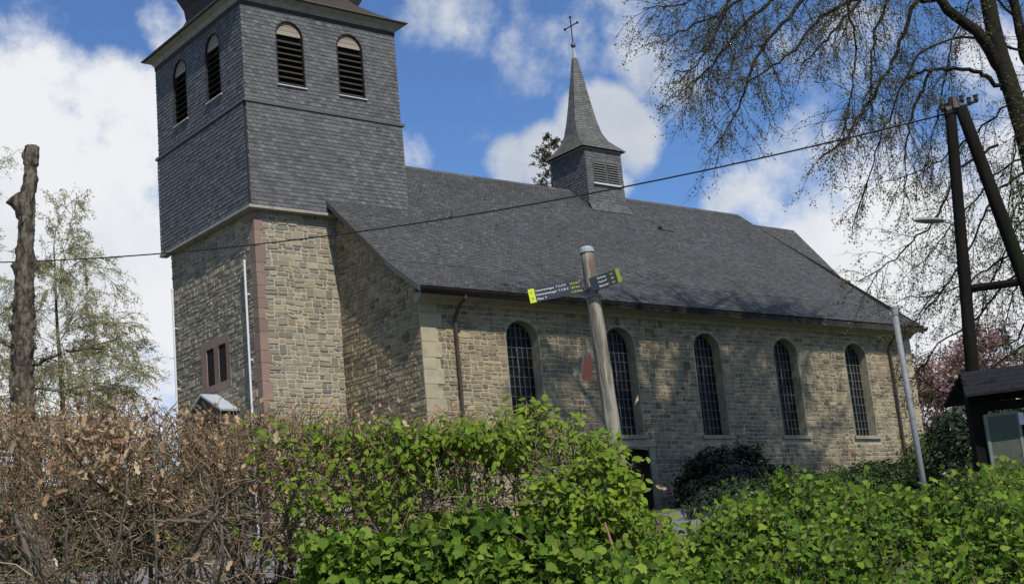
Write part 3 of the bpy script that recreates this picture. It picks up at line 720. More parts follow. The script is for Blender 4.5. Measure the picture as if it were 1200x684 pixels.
# ridge turret
tx0, tx1, ty0, ty1, tz = 16.45, 18.45, 2.05, 4.15, 17.86
def zr(y): return roof_z(y)
m = MB(); m.box((tx0, ty0, 14.6), (tx1, ty1, tz))
tiles(m, O_(0, ty0)+Z*14.7, X, Z, -Y, tz-14.7, lambda a, b: subtract((tx0-.01, tx1+.01), [(16.80, 18.22)] if 14.7+a < 17.32 and 14.7+b > 16.42 else []), .17, .115, .014, 51)
tiles(m, O_(tx0, 0)+Z*14.7, Y, Z, -X, tz-14.7, lambda a, b: [(ty0-.01, ty1+.01)], .17, .115, .014, 52)
tur = m.build('ridge_turret', M['slate_t'], church)
m = MB()
# flared apron where the turret meets the roof
pa_ = np.array([0, ty0-.25, zr(ty0-.25)+.035]); pb_ = np.array([0, ty0-.012, 15.55]); vv_ = (pb_-pa_)/np.linalg.norm(pb_-pa_)
tiles(m, pa_, X, vv_, np.cross(X, vv_), np.linalg.norm(pb_-pa_), lambda a, b: [(tx0-.12+.12*a, tx1+.12-.12*a)], .17, .115, .014, 77)
m.add([(tx0-.0, ty0-.012, 15.55), (tx1, ty0-.012, 15.55), (tx1+.12, ty0-.25, zr(ty0-.25)+.03), (tx0-.12, ty0-.25, zr(ty0-.25)+.03)], [(0,1,2,3)])
m.build('turret_apron', M['slate_t'], tur)
for (a, b) in ((16.84, 17.48), (17.58, 18.18)):
    m = MB(); m.box((a-.03, ty0-.035, 16.40), (a, ty0-.002, 17.34)); m.box((b, ty0-.035, 16.40), (b+.03, ty0-.002, 17.34)); m.box((a, ty0-.035, 17.30), (b, ty0-.002, 17.34))
    for k in range(8): m.obox(((a+b)/2, ty0-.04, 16.50+k*.105), X*((b-a)/2-.005), np.array([0, -.03, -.035]), np.array([0, .004, .008]))
    m.build('turret_louvre', M['bars'], tur)
m = MB(); m.box((16.74, ty0-.10, 16.31), (18.28, ty0+.0, 16.375)); m.build('turret_sill', M['white'], tur)
tcx, tcy = (tx0+tx1)/2, (ty0+ty1)/2
sp_prof = [(1.20, 17.86, 0), (1.15, 17.93, .0), (.99, 18.12, .08), (.82, 18.38, .25), (.70, 18.75, .42), (.61, 19.3, .55), (.47, 20.1, .586), (.33, 20.95, .586), (.19, 21.75, .586), (.10, 22.25, .586)]
def tring(a, z, c): q = c*a+.0005; return [(tcx-a+q, tcy-a, z), (tcx+a-q, tcy-a, z), (tcx+a, tcy-a+q, z), (tcx+a, tcy+a-q, z), (tcx+a-q, tcy+a, z), (tcx-a+q, tcy+a, z), (tcx-a, tcy+a-q, z), (tcx-a, tcy-a+q, z)]
m = MB()
R8 = [tring(*p) for p in sp_prof]
for i in range(len(R8)-1):
    for k in range(8):
        a, b = np.array(R8[i][k]), np.array(R8[i][(k+1) % 8]); c, d = np.array(R8[i+1][(k+1) % 8]), np.array(R8[i+1][k])
        m.quad(a, b, c, d)
        nl = max(1, round(np.linalg.norm((c+d-a-b)/2)/.11)); nn = np.cross(b-a, d-a)
        if np.linalg.norm(nn) < 1e-9: nn = np.cross(c-a, d-a)
        if np.linalg.norm(nn) < 1e-9: continue
        nn /= np.linalg.norm(nn)
        for q in range(nl):
            l0, r0, l1, r1 = a+(d-a)*q/nl, b+(c-b)*q/nl, a+(d-a)*(q+1.1)/nl, b+(c-b)*(q+1.1)/nl
            W_ = np.linalg.norm(r0-l0); nt_ = max(1, round(W_/.17)); off = .5 if q % 2 and nt_ > 1 else 0
            for s_ in range(nt_+(1 if off else 0)):
                f0, f1 = max(0, (s_-off)/nt_), min(1, (s_+1-off)/nt_)
                if f1-f0 < .02: continue
                h_ = .014+rnd.uniform(0, .006)
                m.quad(l0+(r0-l0)*f0+nn*h_, l0+(r0-l0)*f1+nn*h_, l1+(r1-l1)*f1+nn*.003, l1+(r1-l1)*f0+nn*.003)
m.build('turret_roof', M['slate_s'], tur)
m = MB(); 
for (a, z0_, z1_) in ((1.08, 17.80, 17.86),): m.box((tcx-a, tcy-a, z0_), (tcx+a, tcy+a, z1_-.003))
m.build('turret_eaves', M['soffit'], tur)
def lathe(m, c, prof_, n=14):
    V = []; 
    for (r_, z) in prof_:
        for k in range(n): t = 2*math.pi*k/n; V.append((c[0]+r_*math.cos(t), c[1]+r_*math.sin(t), z))
    m.add(V, [(i*n+k, i*n+(k+1) % n, (i+1)*n+(k+1) % n, (i+1)*n+k) for i in range(len(prof_)-1) for k in range(n)])
m = MB(); lathe(m, (tcx, tcy), [(.115, 22.22), (.075, 22.45), (.04, 22.72), (.03, 22.74)]); m.build('spire_tip', M['lead'], tur)
m = MB(); lathe(m, (tcx, tcy), [(.02, 22.70)]+[(.115*math.sin(math.pi*i/10), 22.84-.115*math.cos(math.pi*i/10)) for i in range(1, 10)]+[(.01, 22.96)]); m.build('ball_finial', M['slate_s'], tur, True)
m = MB(); m.tube([(tcx, tcy, 22.94), (tcx, tcy, 24.12)], .026, 8); m.tube([(tcx, tcy-.40, 23.72), (tcx, tcy+.40, 23.72)], .026, 8)
for q in ((tcx, tcy, 24.12), (tcx, tcy-.40, 23.72), (tcx, tcy+.40, 23.72)): m.box((q[0]-.045, q[1]-.03, q[2]-.045), (q[0]+.045, q[1]+.03, q[2]+.045))
m.build('cross', M['iron'], tur)
# light metal bracket on the roof next to the turret
m = MB(); q = roofpt(19.1, .9, .05); m.obox(q+np.array([0, 0, .05]), X*.05, Y*.06, Z*.05); m.tube([q, q+np.array([.25, -.5, -.25])], .025, 5); m.build('roof_bracket', M['iron'], nroof)

# ------------------------------------------------------------------ wayfinding post
D = 16.5
a, b = PT(687.5, 295, D), PT(731, 592, D); g0 = gz(b[0], b[1])
down = b+(b-a)*((b[2]-g0+.1)/(a[2]-b[2]))
post = root('signpost', down, 'leaning grey timber post with two black direction arms above the green hedge', 'signpost')
m = MB(); npt = 26
P_ = [down+(a-down)*i/npt for i in range(npt+1)]
m.tube(P_, [.108-.028*i/npt+.003*math.sin(i*1.7) for i in range(npt+1)], 14, jit=.02); m.build('post', M['weathered'], post, True)
ax = (a-down)/np.linalg.norm(a-down)
m = MB(); m.tube([a-ax*.015, a+ax*.035, a+ax*.06], [.092, .09, .06], 14); m.build('post_cap', M['lead'], post)
Fh = np.array([math.sin(YAW), math.cos(YAW), 0]); Rh = Rv
def textmesh(txt, size):
    cu = bpy.data.curves.new('lettering', 'FONT'); cu.body = txt; cu.size = size; cu.resolution_u = 2; cu.extrude = .0008
    o = bpy.data.objects.new('tmp', cu); COL.objects.link(o); bpy.context.view_layer.update()
    dg = bpy.context.evaluated_depsgraph_get(); me = bpy.data.meshes.new_from_object(o.evaluated_get(dg)); bpy.data.objects.remove(o)
    V = np.array([v.co[:] for v in me.vertices]); F = [tuple(p.vertices) for p in me.polygons]; bpy.data.meshes.remove(me); return V, F
def arm(pxl, pxr, hl, flip, lines, dists):
    """panel between pixel-derived 3-D ends L (tip side) and R, real size"""
    L, R_ = pxl, pxr; e1 = (R_-L); W_ = np.linalg.norm(e1); e1 = e1/W_; e2 = Z-e1*e1[2]; e2 /= np.linalg.norm(e2); nn = np.cross(e1, e2)
    if nn@(CAM-L) < 0: nn = -nn
    c = (L+R_)/2
    m = MB(); m.obox(c, e1*W_/2, e2*hl/2, nn*.01); pn = m.build('sign_arm', M['sign'], post)
    tipw = .075 if not flip else .045
    tc_ = (L+e1*tipw/2) if not flip else (R_-e1*tipw/2)
    m = MB(); m.obox(tc_+nn*.0005, e1*(tipw/2), e2*(hl/2+.003), nn*.0115); m.build('sign_tip', M['yellow' if not flip else 'yellow2'], pn)
    def put(txt, size, pos_, mt, nm='lettering'):
        V, F = textmesh(txt, size); P3 = [pos_+e1*v[0]+e2*v[1]+nn*(v[2]) for v in V]; build(nm, P3, F, M[mt], pn)
    x0_ = tipw+.012 if not flip else .10
    base = L+nn*.0125-e2*(hl/2)
    for i, t_ in enumerate(lines): put(t_, .037 if not flip else .034, base+e1*x0_+e2*(hl*(.72-.31*i)), 'wtext')
    dx = W_-.145 if not flip else W_-tipw-.075
    for i, t_ in enumerate(dists): put(t_, .036 if not flip else .032, base+e1*dx+e2*(hl*(.72-.31*i)), 'ytext')
    if not flip:
        put('>', .05, base+e1*.02+e2*hl*.6, 'ktext'); put('X', .045, base+e1*.022+e2*hl*.2, 'ktext')
        for q in (.12, .88): m = MB(); m.obox(R_+nn*.014-e1*.02+e2*hl*(q-.5), e1*.006, e2*.006, nn*.003); m.build('bolt', M['white'], pn)
LL = PT(620, 347.5, D-.15); RR = PT(682, 334.5, D-.10)
arm(LL, RR, .165, False, ['Hammerwegen  T \u2302 H F', 'Hohenwiesengel  T \u2302 B X', 'Mitte  P'], ['10,2 km', '10,9 km', '11,0 km'])
L2 = PT(692, 334, D-.16); R2 = PT(727, 322, D-.22)
arm(L2, R2, .165, True, ['Rathaus', 'Markt P', 'Bahnhof'], ['3,1', '4,0', '4,6'])
m = MB(); c_ = down+(a-down)*.86
for k in (.852, .876): q = down+(a-down)*k; m.tube([q-ax*.014, q+ax*.014], .103, 14)
m.build('clamp_bracket', M['steel'], post)
# small maroon plate carried on the side of the post
q0 = PT(691, 428, D-.02); m = MB()
e_ = Rh*.9+Fh*.43; e_ = e_/np.linalg.norm(e_); pc = PT(688.2, 428, D-.05)
def q_(px_, py_): return PT(px_, py_, D-.05)
m.prism([q_(681.5, 444), q_(694.5, 446.5), q_(692.5, 411), q_(687.8, 420.5), q_(684.3, 414)], Fh*.012); pl_ = m.build('notched_plate', M['maroon'], post)
m = MB(); m.tube([q_(684.0, 413), q_(681.2, 444)], .006, 5); m.tube([q_(684.3, 413.5), q_(687.8, 420), q_(692.5, 410.5)], .005, 5); m.build('plate_edge', M['bars'], pl_)
m = MB(); m.tube([q_(693, 425), PT(700, 424, D)], .008, 5); m.build('plate_bracket', M['iron'], pl_)

# ------------------------------------------------------------------ galvanised post
D = 15.0; a, b = PT(1047.5, 362, D), PT(1083.5, 574, D); g0 = gz(b[0], b[1]); dn = b+(b-a)*((b[2]-g0+.1)/(a[2]-b[2]))
gp = root('steel_post', dn, 'bare galvanised steel post leaning before the east end of the church', 'post')
m = MB(); m.tube([dn, (dn+a)/2, a], .031, 12); m.build('pipe', M['steel'], gp, True)
ax = (a-dn)/np.linalg.norm(a-dn)
m = MB(); m.tube([a-ax*.07, a-ax*.02], .038, 12); m.tube([a-ax*.005, a+ax*.02, a+ax*.03], [.034, .034, .02], 12); m.obox(a-ax*.05-Rh*.03, Rh*.03, Fh*.012, ax*.02); m.build('cap', M['steel'], gp)

# ------------------------------------------------------------------ utility pole
D = 20.0
ap = PT(1120, 128, D); lb = PT(1151, 560, D); rb = PT(1287, 560, D+.0)
g0 = gz(lb[0], lb[1])-.1
lb = lb+(lb-ap)*((lb[2]-g0)/(ap[2]-lb[2])); rb = rb+(rb-PT(1132, 130, D))*((rb[2]-g0)/(ap[2]-rb[2]))
up = root('utility_pole', lb, 'dark mossy A-shaped timber cable pole with a lamp, right of the church', 'utility pole')
m = MB(); p0 = PT(1113, 122, D); m.tube([lb+(p0-lb)*i/14 for i in range(15)], [.095-.018*i/14 for i in range(15)], 10, jit=.05); m.build('pole_leg', M['shade_timber'], up, True)
m = MB(); p0 = PT(1126, 126, D); m.tube([rb+(p0-rb)*i/14 for i in range(15)], [.108-.018*i/14 for i in range(15)], 10, jit=.05); m.build('pole_leg', M['shade_timber'], up, True)
m = MB(); m.tube([PT(1138, 338, D), PT(1212, 328, D)], .055, 8); m.build('cross_brace', M['shade_timber'], up)
m = MB(); c_ = PT(1119, 129, D); m.tube([c_-Rh*.14-Z*.02, c_+Rh*.10+Z*.03], .085, 10); m.tube([c_+Z*.02+Rh*.05, c_+Rh*.34+Z*.11], .022, 6)
m.tube([c_+Z*.0, c_+Z*.19], [.12, .06], 9, jit=.1)
for (dx, dz) in ((-.17, .03), (.12, .13), (-.1, -.06), (.22, .09), (.32, .12)):
    q = c_+Rh*dx+Z*dz; m.tube([q-Z*.04, q, q+Z*.03, q+Z*.07], [.02, .04, .03, .038], 8)
m.build('pole_head', M['iron'], up)
m = MB(); A1, A2 = PT(1123, 266, D), PT(1103, 259.5, D-.1); m.tube([A1, (A1+A2)/2+Z*.02, A2], .014, 6); m.obox(A1+Rh*.02-Z*.03, Rh*.03, Fh*.04, Z*.10); la = m.build('lamp_arm', M['steel'], up)
m = MB(); B1, B2 = A2, PT(1070, 258, D-.5); n_ = 8; 
V = []; F = []
for i in range(n_+1):
    t = i/n_; c = B1+(B2-B1)*t; wv = (.03+.065*math.sin(math.pi*min(1, .15+.85*t)**.8))*(.25 if t > .99 else 1); hv = (.022+.03*math.sin(math.pi*min(1, t*.9+.1)))*(.3 if t > .99 else 1)
    dr_ = (B2-B1)/np.linalg.norm(B2-B1); sd_ = np.cross(dr_, Z); sd_ /= np.linalg.norm(sd_)
    for k in range(10): th = 2*math.pi*k/10; V.append(c+sd_*wv*math.cos(th)+Z*hv*math.sin(th)*(1 if math.sin(th) > 0 else .6))
F = [(i*10+k, i*10+(k+1) % 10, (i+1)*10+(k+1) % 10, (i+1)*10+k) for i in range(n_) for k in range(10)]+[tuple(range(10))[::-1], tuple(n_*10+k for k in range(10))]
m.add(V, F); m.build('lamp_head', M['steel'], up)
# overhead cable: hangs in one vertical plane from the pole head past the tower
A = PT(1112, 130, 20.0); B = PT(-260, 316, 33.0)
dv = (B-A)[:2]; Lh = np.linalg.norm(dv); dv /= Lh; ts = []; zs_ = []
for (x_, y_) in ((0,308),(100,303.5),(190,297),(300,284.5),(400,273),(480,262),(560,251),(640,238),(735,219),(820,203),(900,184),(1000,160),(1095,135)):
    d = pxdir(x_, y_); Mx = np.array([[d[0], -dv[0]], [d[1], -dv[1]]]); k, t = np.linalg.solve(Mx, A[:2]-CAM[:2]); ts.append(t); zs_.append(CAM[2]+d[2]*k)
co = np.polyfit(ts, zs_, 2)
m = MB(); m.tube([(A[0]+dv[0]*t, A[1]+dv[1]*t, np.polyval(co, t)) for t in np.linspace(0, Lh+25, 70)], .0125, 6)
tag(m.build('overhead_cable', M['cable']), 'thin black cable sagging across the sky in front of the church', 'cable')
# far side pole that carries the other end
q = np.array([A[0]+dv[0]*(Lh+25), A[1]+dv[1]*(Lh+25)])
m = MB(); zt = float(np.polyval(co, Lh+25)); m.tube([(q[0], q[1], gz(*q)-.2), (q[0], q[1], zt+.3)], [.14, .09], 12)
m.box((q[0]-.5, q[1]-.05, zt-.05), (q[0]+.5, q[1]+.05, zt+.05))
cp = tag(m.build('cable_pole', M['shade_timber']), 'wooden pole far left holding the other end of the cable', 'utility pole')

# ------------------------------------------------------------------ notice board shelter
D = 17.0
pc = PT(1172, 560, D); nb = root('notice_board', (pc[0], pc[1], gz(pc[0], pc[1])), 'dark timber notice board with small pitched roof at the right edge', 'notice board')
def Q(px_, py_, dd=0.0): return PT(px_, py_, D+dd)
zb_ = gz(pc[0], pc[1])-.1
m = MB()
for (x_, tt) in ((1141, 455), (1238, 444)):
    t_ = Q(x_-1, tt); m.obox(((t_[0]), (t_[1]), (t_[2]+zb_)/2), Rh*.10, Fh*.08, Z*(t_[2]-zb_)/2); m.build('post', M['shade_timber'], nb); m = MB()
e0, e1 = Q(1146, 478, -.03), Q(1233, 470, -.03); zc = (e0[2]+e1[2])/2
m.obox(((e0+e1)/2)+Z*.01, (e1-e0)/2, Fh*.03, Z*.05); m.build('cross_beam', M['shade_timber'], nb)
cpan = (Q(1157, 520)+Q(1200, 514))/2
# panel and frame
TL, TR = Q(1152, 486, -.1), Q(1193, 481, -.1); zt_, zbm = TL[2]-.0, Q(1163, 556, -.1)[2]
wv = (TR-TL); wv[2] = 0; wl = np.linalg.norm(wv); wu = wv/wl; cc = TL+wv/2; cc[2] = (zt_+zbm)/2; hh = (zt_-zbm)/2
m = MB(); m.obox(cc, wu*(wl/2-.03), Fh*.012, Z*(hh-.03)); pa = m.build('display_panel', M['panel'], nb)
m = MB(); 
for sg in (-1, 1): m.obox(cc+wu*sg*(wl/2-.015), wu*.018, Fh*.022, Z*hh); m.obox(cc+Z*sg*(hh-.015), wu*(wl/2-.034), Fh*.021, Z*.018)
m.build('panel_frame', M['frame'], pa)
m = MB(); m.obox(cc+wu*(wl/2+.20)+Fh*.06, wu*.18, Fh*.02, Z*(hh+.0)); m.build('back_board', M['shade_timber'], nb)
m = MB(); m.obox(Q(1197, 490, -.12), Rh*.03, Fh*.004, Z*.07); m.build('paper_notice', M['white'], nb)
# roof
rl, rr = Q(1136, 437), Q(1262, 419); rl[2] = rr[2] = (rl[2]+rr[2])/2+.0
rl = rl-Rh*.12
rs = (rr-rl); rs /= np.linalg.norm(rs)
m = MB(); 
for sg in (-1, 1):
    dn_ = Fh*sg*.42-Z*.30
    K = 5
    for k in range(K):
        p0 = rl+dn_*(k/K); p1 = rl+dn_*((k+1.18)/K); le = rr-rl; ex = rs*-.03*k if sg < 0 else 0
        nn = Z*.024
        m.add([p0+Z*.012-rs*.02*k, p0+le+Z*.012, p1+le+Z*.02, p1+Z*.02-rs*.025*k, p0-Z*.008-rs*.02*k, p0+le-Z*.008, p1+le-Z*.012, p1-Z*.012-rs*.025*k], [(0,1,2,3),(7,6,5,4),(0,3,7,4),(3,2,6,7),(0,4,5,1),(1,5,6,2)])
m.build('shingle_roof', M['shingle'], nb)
m = MB(); m.prism([rl+Rh*.10-Z*.03, rl+Rh*.10+Fh*.36-Z*.29, rl+Rh*.10-Fh*.36-Z*.29], Rh*.03); m.build('gable_board', M['shade_timber'], nb)

# ------------------------------------------------------------------ vegetation tools
def nrm(v): return v/(np.linalg.norm(v)+1e-9)
def rv3(s=1.0): return np.array([rnd.gauss(0, s), rnd.gauss(0, s), rnd.gauss(0, s)])
def wander(p, d, L, n, jit=.15, drop=0.0):
    pts = [np.array(p, float)]; d = nrm(np.array(d, float))
    for i in range(n):
        d = nrm(d+rv3(jit)+np.array([0, 0, -drop])); pts.append(pts[-1]+d*(L/n))
    return pts
def along(pts, t):
    n = len(pts)-1; f = min(max(t, 0), .9999)*n; i = int(f); return pts[i]+(pts[i+1]-pts[i])*(f-i), nrm(pts[i+1]-pts[i])
LT = {  # leaf templates (x along the leaf, y across, z up)
 'maple': (np.array([(0,0,0),(-.04,-.20,.02),(.10,-.46,0),(.27,-.38,.05),(.42,-.50,.0),(.60,-.34,.02),(.72,-.20,.03),(1,0,-.08),(.72,.20,.03),(.60,.34,.02),(.42,.50,.0),(.27,.38,.05),(.10,.46,0),(-.04,.20,.02),(.42,0,-.05)]),
           [(14,i,i+1) for i in range(0, 13)]+[(14, 13, 0)]),
 'oval': (np.array([(0,0,0),(.3,-.26,.05),(.65,-.24,.04),(1,0,-.04),(.65,.24,.04),(.3,.26,.05),(.5,0,-.01)]), [(6,i,(i+1) % 6) for i in range(6)]),
 'curl': (np.array([(0,0,0),(.2,-.16,.10),(.4,-.20,.22),(.55,-.13,.16),(.75,-.17,.26),(1,.03,.18),(.8,.15,-.02),(.6,.10,.05),(.4,.20,.10),(.2,.12,.0),(.5,0,-.06)]), [(10,i,(i+1) % 10) for i in range(10)]),
 'fleck': (np.array([(0,0,0),(.5,-.3,.06),(1,0,0),(.5,.3,-.06)]), [(0,1,2),(0,2,3)]),
}
def leaves(name, pos, up, size, shape, material, parent, dirs=None, spread=.6, hang=0.0):
    """pos (n,3), up (n,3) preferred leaf normal, size (n,)"""
    pos = np.asarray(pos, float); n = len(pos)
    if n == 0: return None
    T, F = LT[shape]; up = np.asarray(up, float)+rng.normal(0, spread, (n, 3)); up /= np.linalg.norm(up, axis=1)[:, None]
    d = rng.normal(0, 1, (n, 3)) if dirs is None else np.asarray(dirs, float)+rng.normal(0, .35, (n, 3))
    d[:, 2] -= hang
    d -= up*(d*up).sum(1)[:, None]; d /= np.linalg.norm(d, axis=1)[:, None]+1e-9
    s = np.cross(up, d); size = np.asarray(size, float)*np.ones(n)
    bend = rng.uniform(-.1, .5, n)
    V = (pos[:, None]+size[:, None, None]*(T[None, :, 0, None]*d[:, None]+T[None, :, 1, None]*s[:, None]+(T[None, :, 2]*1.0-bend[:, None]*T[None, :, 0]**2*.35)[:, :, None]*up[:, None]))
    Fa = np.array(F)[None]+(np.arange(n)*len(T))[:, None, None]
    return build_np(name, V.reshape(-1, 3), Fa.reshape(-1, 3), material, parent)
class Twigs:   # fast collector of thin 3-sided tubes
    def __init__(s): s.seg = []
    def add(s, pts, r0, r1):
        n = len(pts)-1
        for i in range(n): s.seg.append((pts[i], pts[i+1], r0+(r1-r0)*i/n, r0+(r1-r0)*(i+1)/n))
    def build(s, name, material, parent):
        A = np.array([q[0] for q in s.seg]); B = np.array([q[1] for q in s.seg]); ra = np.array([q[2] for q in s.seg]); rb_ = np.array([q[3] for q in s.seg])
        d = B-A; d /= np.linalg.norm(d, axis=1)[:, None]+1e-9
        ref = np.where(np.abs(d[:, 2:3]) < .9, np.array([[0, 0, 1.]]), np.array([[1., 0, 0]])); a = np.cross(d, ref); a /= np.linalg.norm(a, axis=1)[:, None]+1e-9; b = np.cross(d, a)
        V = []
        for P, r_ in ((A, ra), (B, rb_)):
            for k in range(3): t = 2*math.pi*k/3; V.append(P+(a*math.cos(t)+b*math.sin(t))*r_[:, None])
        V = np.stack(V, 1); n = len(A); base = (np.arange(n)*6)[:, None, None]
        F = np.array([(0,1,4,3),(1,2,5,4),(2,0,3,5)])[None]+base
        return build_np(name, V.reshape(-1, 3), F.reshape(-1, 4), material, parent, True)
def lumpy_tube(pts, rad, n=16, amp=.12, freq=3.0, sd=0):
    m = MB(); m.tube(pts, rad, n); V = []
    k = 0
    for i in range(len(pts)):
        c = np.array(pts[i])
        for j in range(n):
            v = np.array(m.V[k]); d = v-c; f = 1+amp*noise.noise(Vector(v*freq)+Vector((sd, 0, 0)))*2+amp*.6*noise.noise(Vector(v*freq*3)+Vector((sd, 3, 0)))
            V.append(tuple(c+d*f)); k += 1
    m.V = V; return m
def resample(pts, rads, n):
    pts = np.array(pts, float); d = np.r_[0, np.cumsum(np.linalg.norm(np.diff(pts, axis=0), axis=1))]; t = np.linspace(0, d[-1], n)
    # smooth by Catmull-like cubic through numpy interpolation
    P = np.stack([np.interp(t, d, pts[:, k]) for k in range(3)], 1)
    for _ in range(max(1, n//len(pts)//2)): P[1:-1] = (P[:-2]+2*P[1:-1]+P[2:])/4
    return list(P), list(np.interp(t, d, rads))

# ------------------------------------------------------------------ big tree on the right
D = 33.0
tb = PT(1262, 560, D); tb[2] = gz(tb[0], tb[1])
tree = root('large_tree', tb, 'tall tree just coming into leaf, branches drooping from the upper right corner', 'tree')
def LP(lst, D0=33.0, D1=None):
    D1 = D0 if D1 is None else D1; n = len(lst); return [PT(x_, y_, D0+(D1-D0)*i/max(1, n-1)) for i, (x_, y_) in enumerate(lst)]
trunkA = [tb]+LP([(1238, 340), (1216, 215), (1196, 135), (1175, 80), (1158, 10), (1148, -90), (1130, -220), (1090, -420), (1060, -640)], 33, 33)
p, r_ = resample(trunkA, [.42, .29, .24, .215, .20, .18, .16, .13, .09, .04], 60)
m = lumpy_tube(p, r_, 14, .05, 1.5)
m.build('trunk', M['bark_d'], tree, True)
lim = MB(); tw_ = Twigs(); lpos = []
limbs = []; lhigh = []
def limb(pts, r0, r1, n=26, keep=True, sides=8):
    if r0 < .1: r0 *= .72
    p, r_ = resample(pts, np.linspace(r0, r1, len(pts)), n); p = [p[0]]+[q+rv3(.025) for q in p[1:]]
    lim.tube(p, r_, sides); 
    if keep: limbs.append((p, r_))
    return p
limb(LP([(1176, 84), (1145, 38), (1095, 0), (1010, -90), (930, -160)], 33, 31), .15, .07)
limb(LP([(1232, 120), (1200, 62), (1188, 0), (1180, -120)], 35, 35), .15, .10)
B0 = LP([(1175, 105)], 33)[0]
limb([B0]+LP([(1154, 87), (1127, 80), (1093, 81), (1062, 91)], 32.6, 31.5), .085, .03)
limb(LP([(1093, 82), (1073, 119), (1064, 153), (1061, 184), (1062, 230)], 31.9, 31.5), .05, .012)
limb(LP([(1120, -60), (1073, 0), (1047, 69), (1023, 115), (1004, 142), (985, 172), (960, 186)], 32, 29), .08, .014)
limb(LP([(1095, -60), (1039, 0), (1022, 42), (1021, 92), (1022, 130)], 33, 30), .06, .012)
limb(LP([(1060, -80), (1008, 0), (970, 46), (939, 77)], 32, 30), .07, .014)
limb(LP([(1010, -80), (990, 8), (1003, 40), (1000, 100), (985, 160)], 32, 31), .05, .012)
limb(LP([(1095, 0), (1015, -6), (960, 20), (925, 66), (880, 92)], 32.5, 29), .09, .014)
limb(LP([(1000, -70), (943, 0), (909, 34), (886, 65), (874, 100), (863, 134), (843, 165)], 32, 28), .08, .012)
limb(LP([(960, -80), (905, 0), (866, 35), (836, 73), (812, 97), (795, 112)], 32, 28), .07, .012)
limb(LP([(910, -70), (868, 0), (838, 20), (800, 35), (775, 52)], 31, 28), .06, .012)
limb(LP([(860, -60), (826, -10), (795, 8), (752, 10)], 31, 28), .04, .010)
limb(LP([(880, -60), (850, 10), (838, 45), (815, 80), (790, 85)], 31, 27), .05, .010)
limb(LP([(1170, 170), (1120, 200), (1095, 260), (1050, 300), (1010, 330)], 33, 32), .05, .010)
limb(LP([(1205, 200), (1165, 225), (1130, 300), (1100, 350), (1060, 385)], 34, 33), .05, .010)
limb(LP([(1240, 300), (1190, 320), (1140, 380), (1100, 400), (1075, 440)], 35, 34), .05, .010)
limb(LP([(1240, 400), (1205, 400), (1165, 430), (1110, 462), (1072, 440)], 36, 36), .05, .010)
limb(LP([(1225, 260), (1200, 250), (1160, 330), (1130, 430)], 34, 33), .04, .010)
limb(LP([(1200, 60), (1130, 40), (1075, 60), (1040, 140), (1010, 230), (1000, 270)], 34, 33), .05, .010)
limb(LP([(1190, 20), (1150, -20), (1120, 30), (1100, 130), (1080, 210)], 35, 34), .05, .010)
for LL_ in ([(1240, 150), (1215, 190), (1190, 250), (1165, 290)], [(1245, 230), (1210, 290), (1185, 350), (1170, 400)], [(1250, 330), (1215, 360), (1190, 400), (1165, 410)], [(1235, 80), (1160, 140), (1100, 190), (1040, 215)], [(1235, 180), (1180, 190), (1120, 260), (1080, 310)], [(1250, 280), (1180, 300), (1120, 340), (1060, 350)]):
    limb(LP(LL_, 34, 33), .045, .010)
limb(LP([(1260, -20), (1230, 60), (1190, 150), (1180, 260)], 31, 30), .05, .010)
# canopy higher up, beyond the top of the picture (it shades the church)
top = trunkA[-1]
r5 = random.Random(52); trP = resample(trunkA, [1]*len(trunkA), 60)[0]
for k in range(66):
    yy = r5.uniform(-24.5, -14.5); xx = r5.uniform(3.0, 18.5); zz = 1.11*(-4.1-yy)+r5.uniform(4.2, 12.2)
    a, _d = along(trP, r5.uniform(.50, .95)); b = np.array([xx, yy, zz]); 
    if b[2] < 18.5: continue
    c = (a+b)/2+np.array([r5.uniform(-.8, .8), r5.uniform(-.8, .8), r5.uniform(-.5, .8)])
    limb([a, c, b], .17, .045, 18)
for (p, r_) in list(limbs):
    L = sum(np.linalg.norm(p[i+1]-p[i]) for i in range(len(p)-1)); vis = p[len(p)//2][2] < 19
    ns = int(L*(6.5 if vis else 3.4))
    for _ in range(ns):
        t = rnd.uniform(.12, 1)**.85; q, d = along(p, t); sl = (.5+1.5*(1-t*.45))*rnd.uniform(.5, 1.15)*(1.0 if vis else 1.8)
        dd = nrm(d*.7+rv3(.6)+np.array([0, 0, -.25]))
        s1 = wander(q, dd, sl, 6, .13, .10); tw_.add(s1, .009, .0035)
        for _ in range(rnd.randint(4, 8)):
            q2, d2 = along(s1, rnd.uniform(.15, 1)); s2 = wander(q2, nrm(d2+rv3(.55)+np.array([0, 0, -.15])), sl*rnd.uniform(.2, .45), 4, .16, .08); tw_.add(s2, .004, .002)
            for _ in range(rnd.randint(7, 12) if vis else 5): q3, _d = along(s2, rnd.uniform(.2, 1)); (lpos if vis else lhigh).append(q3+rv3(.05))
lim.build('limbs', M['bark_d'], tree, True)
nvis = len(lpos)
tw_.build('twigs', M['twig_d'], tree)
print('tree leaves', len(lpos), 'twigsegs', len(tw_.seg))
lsz = np.r_[rng.uniform(.03, .07, len(lpos)), rng.uniform(.08, .15, len(lhigh))]; lpos = lpos+lhigh
leaves('foliage', lpos, np.tile([0, 0, 1.], (len(lpos), 1)), lsz, 'fleck', M['leaf_tree'], tree, spread=.9, hang=.8)
# ivy on the lower trunk
ip = []; 
for _ in range(2200):
    t = rnd.uniform(0, .22)**.9; q, d = along(p if False else resample(trunkA, [1]*len(trunkA), 60)[0], t); a_ = rnd.uniform(0, 6.28); ip.append(q+np.array([math.cos(a_), math.sin(a_), 0])*rnd.uniform(.35, .62))
leaves('ivy', ip, np.array(ip)*0+[0, -.5, .5], .11, 'oval', M['ivy'], tree, hang=.6)

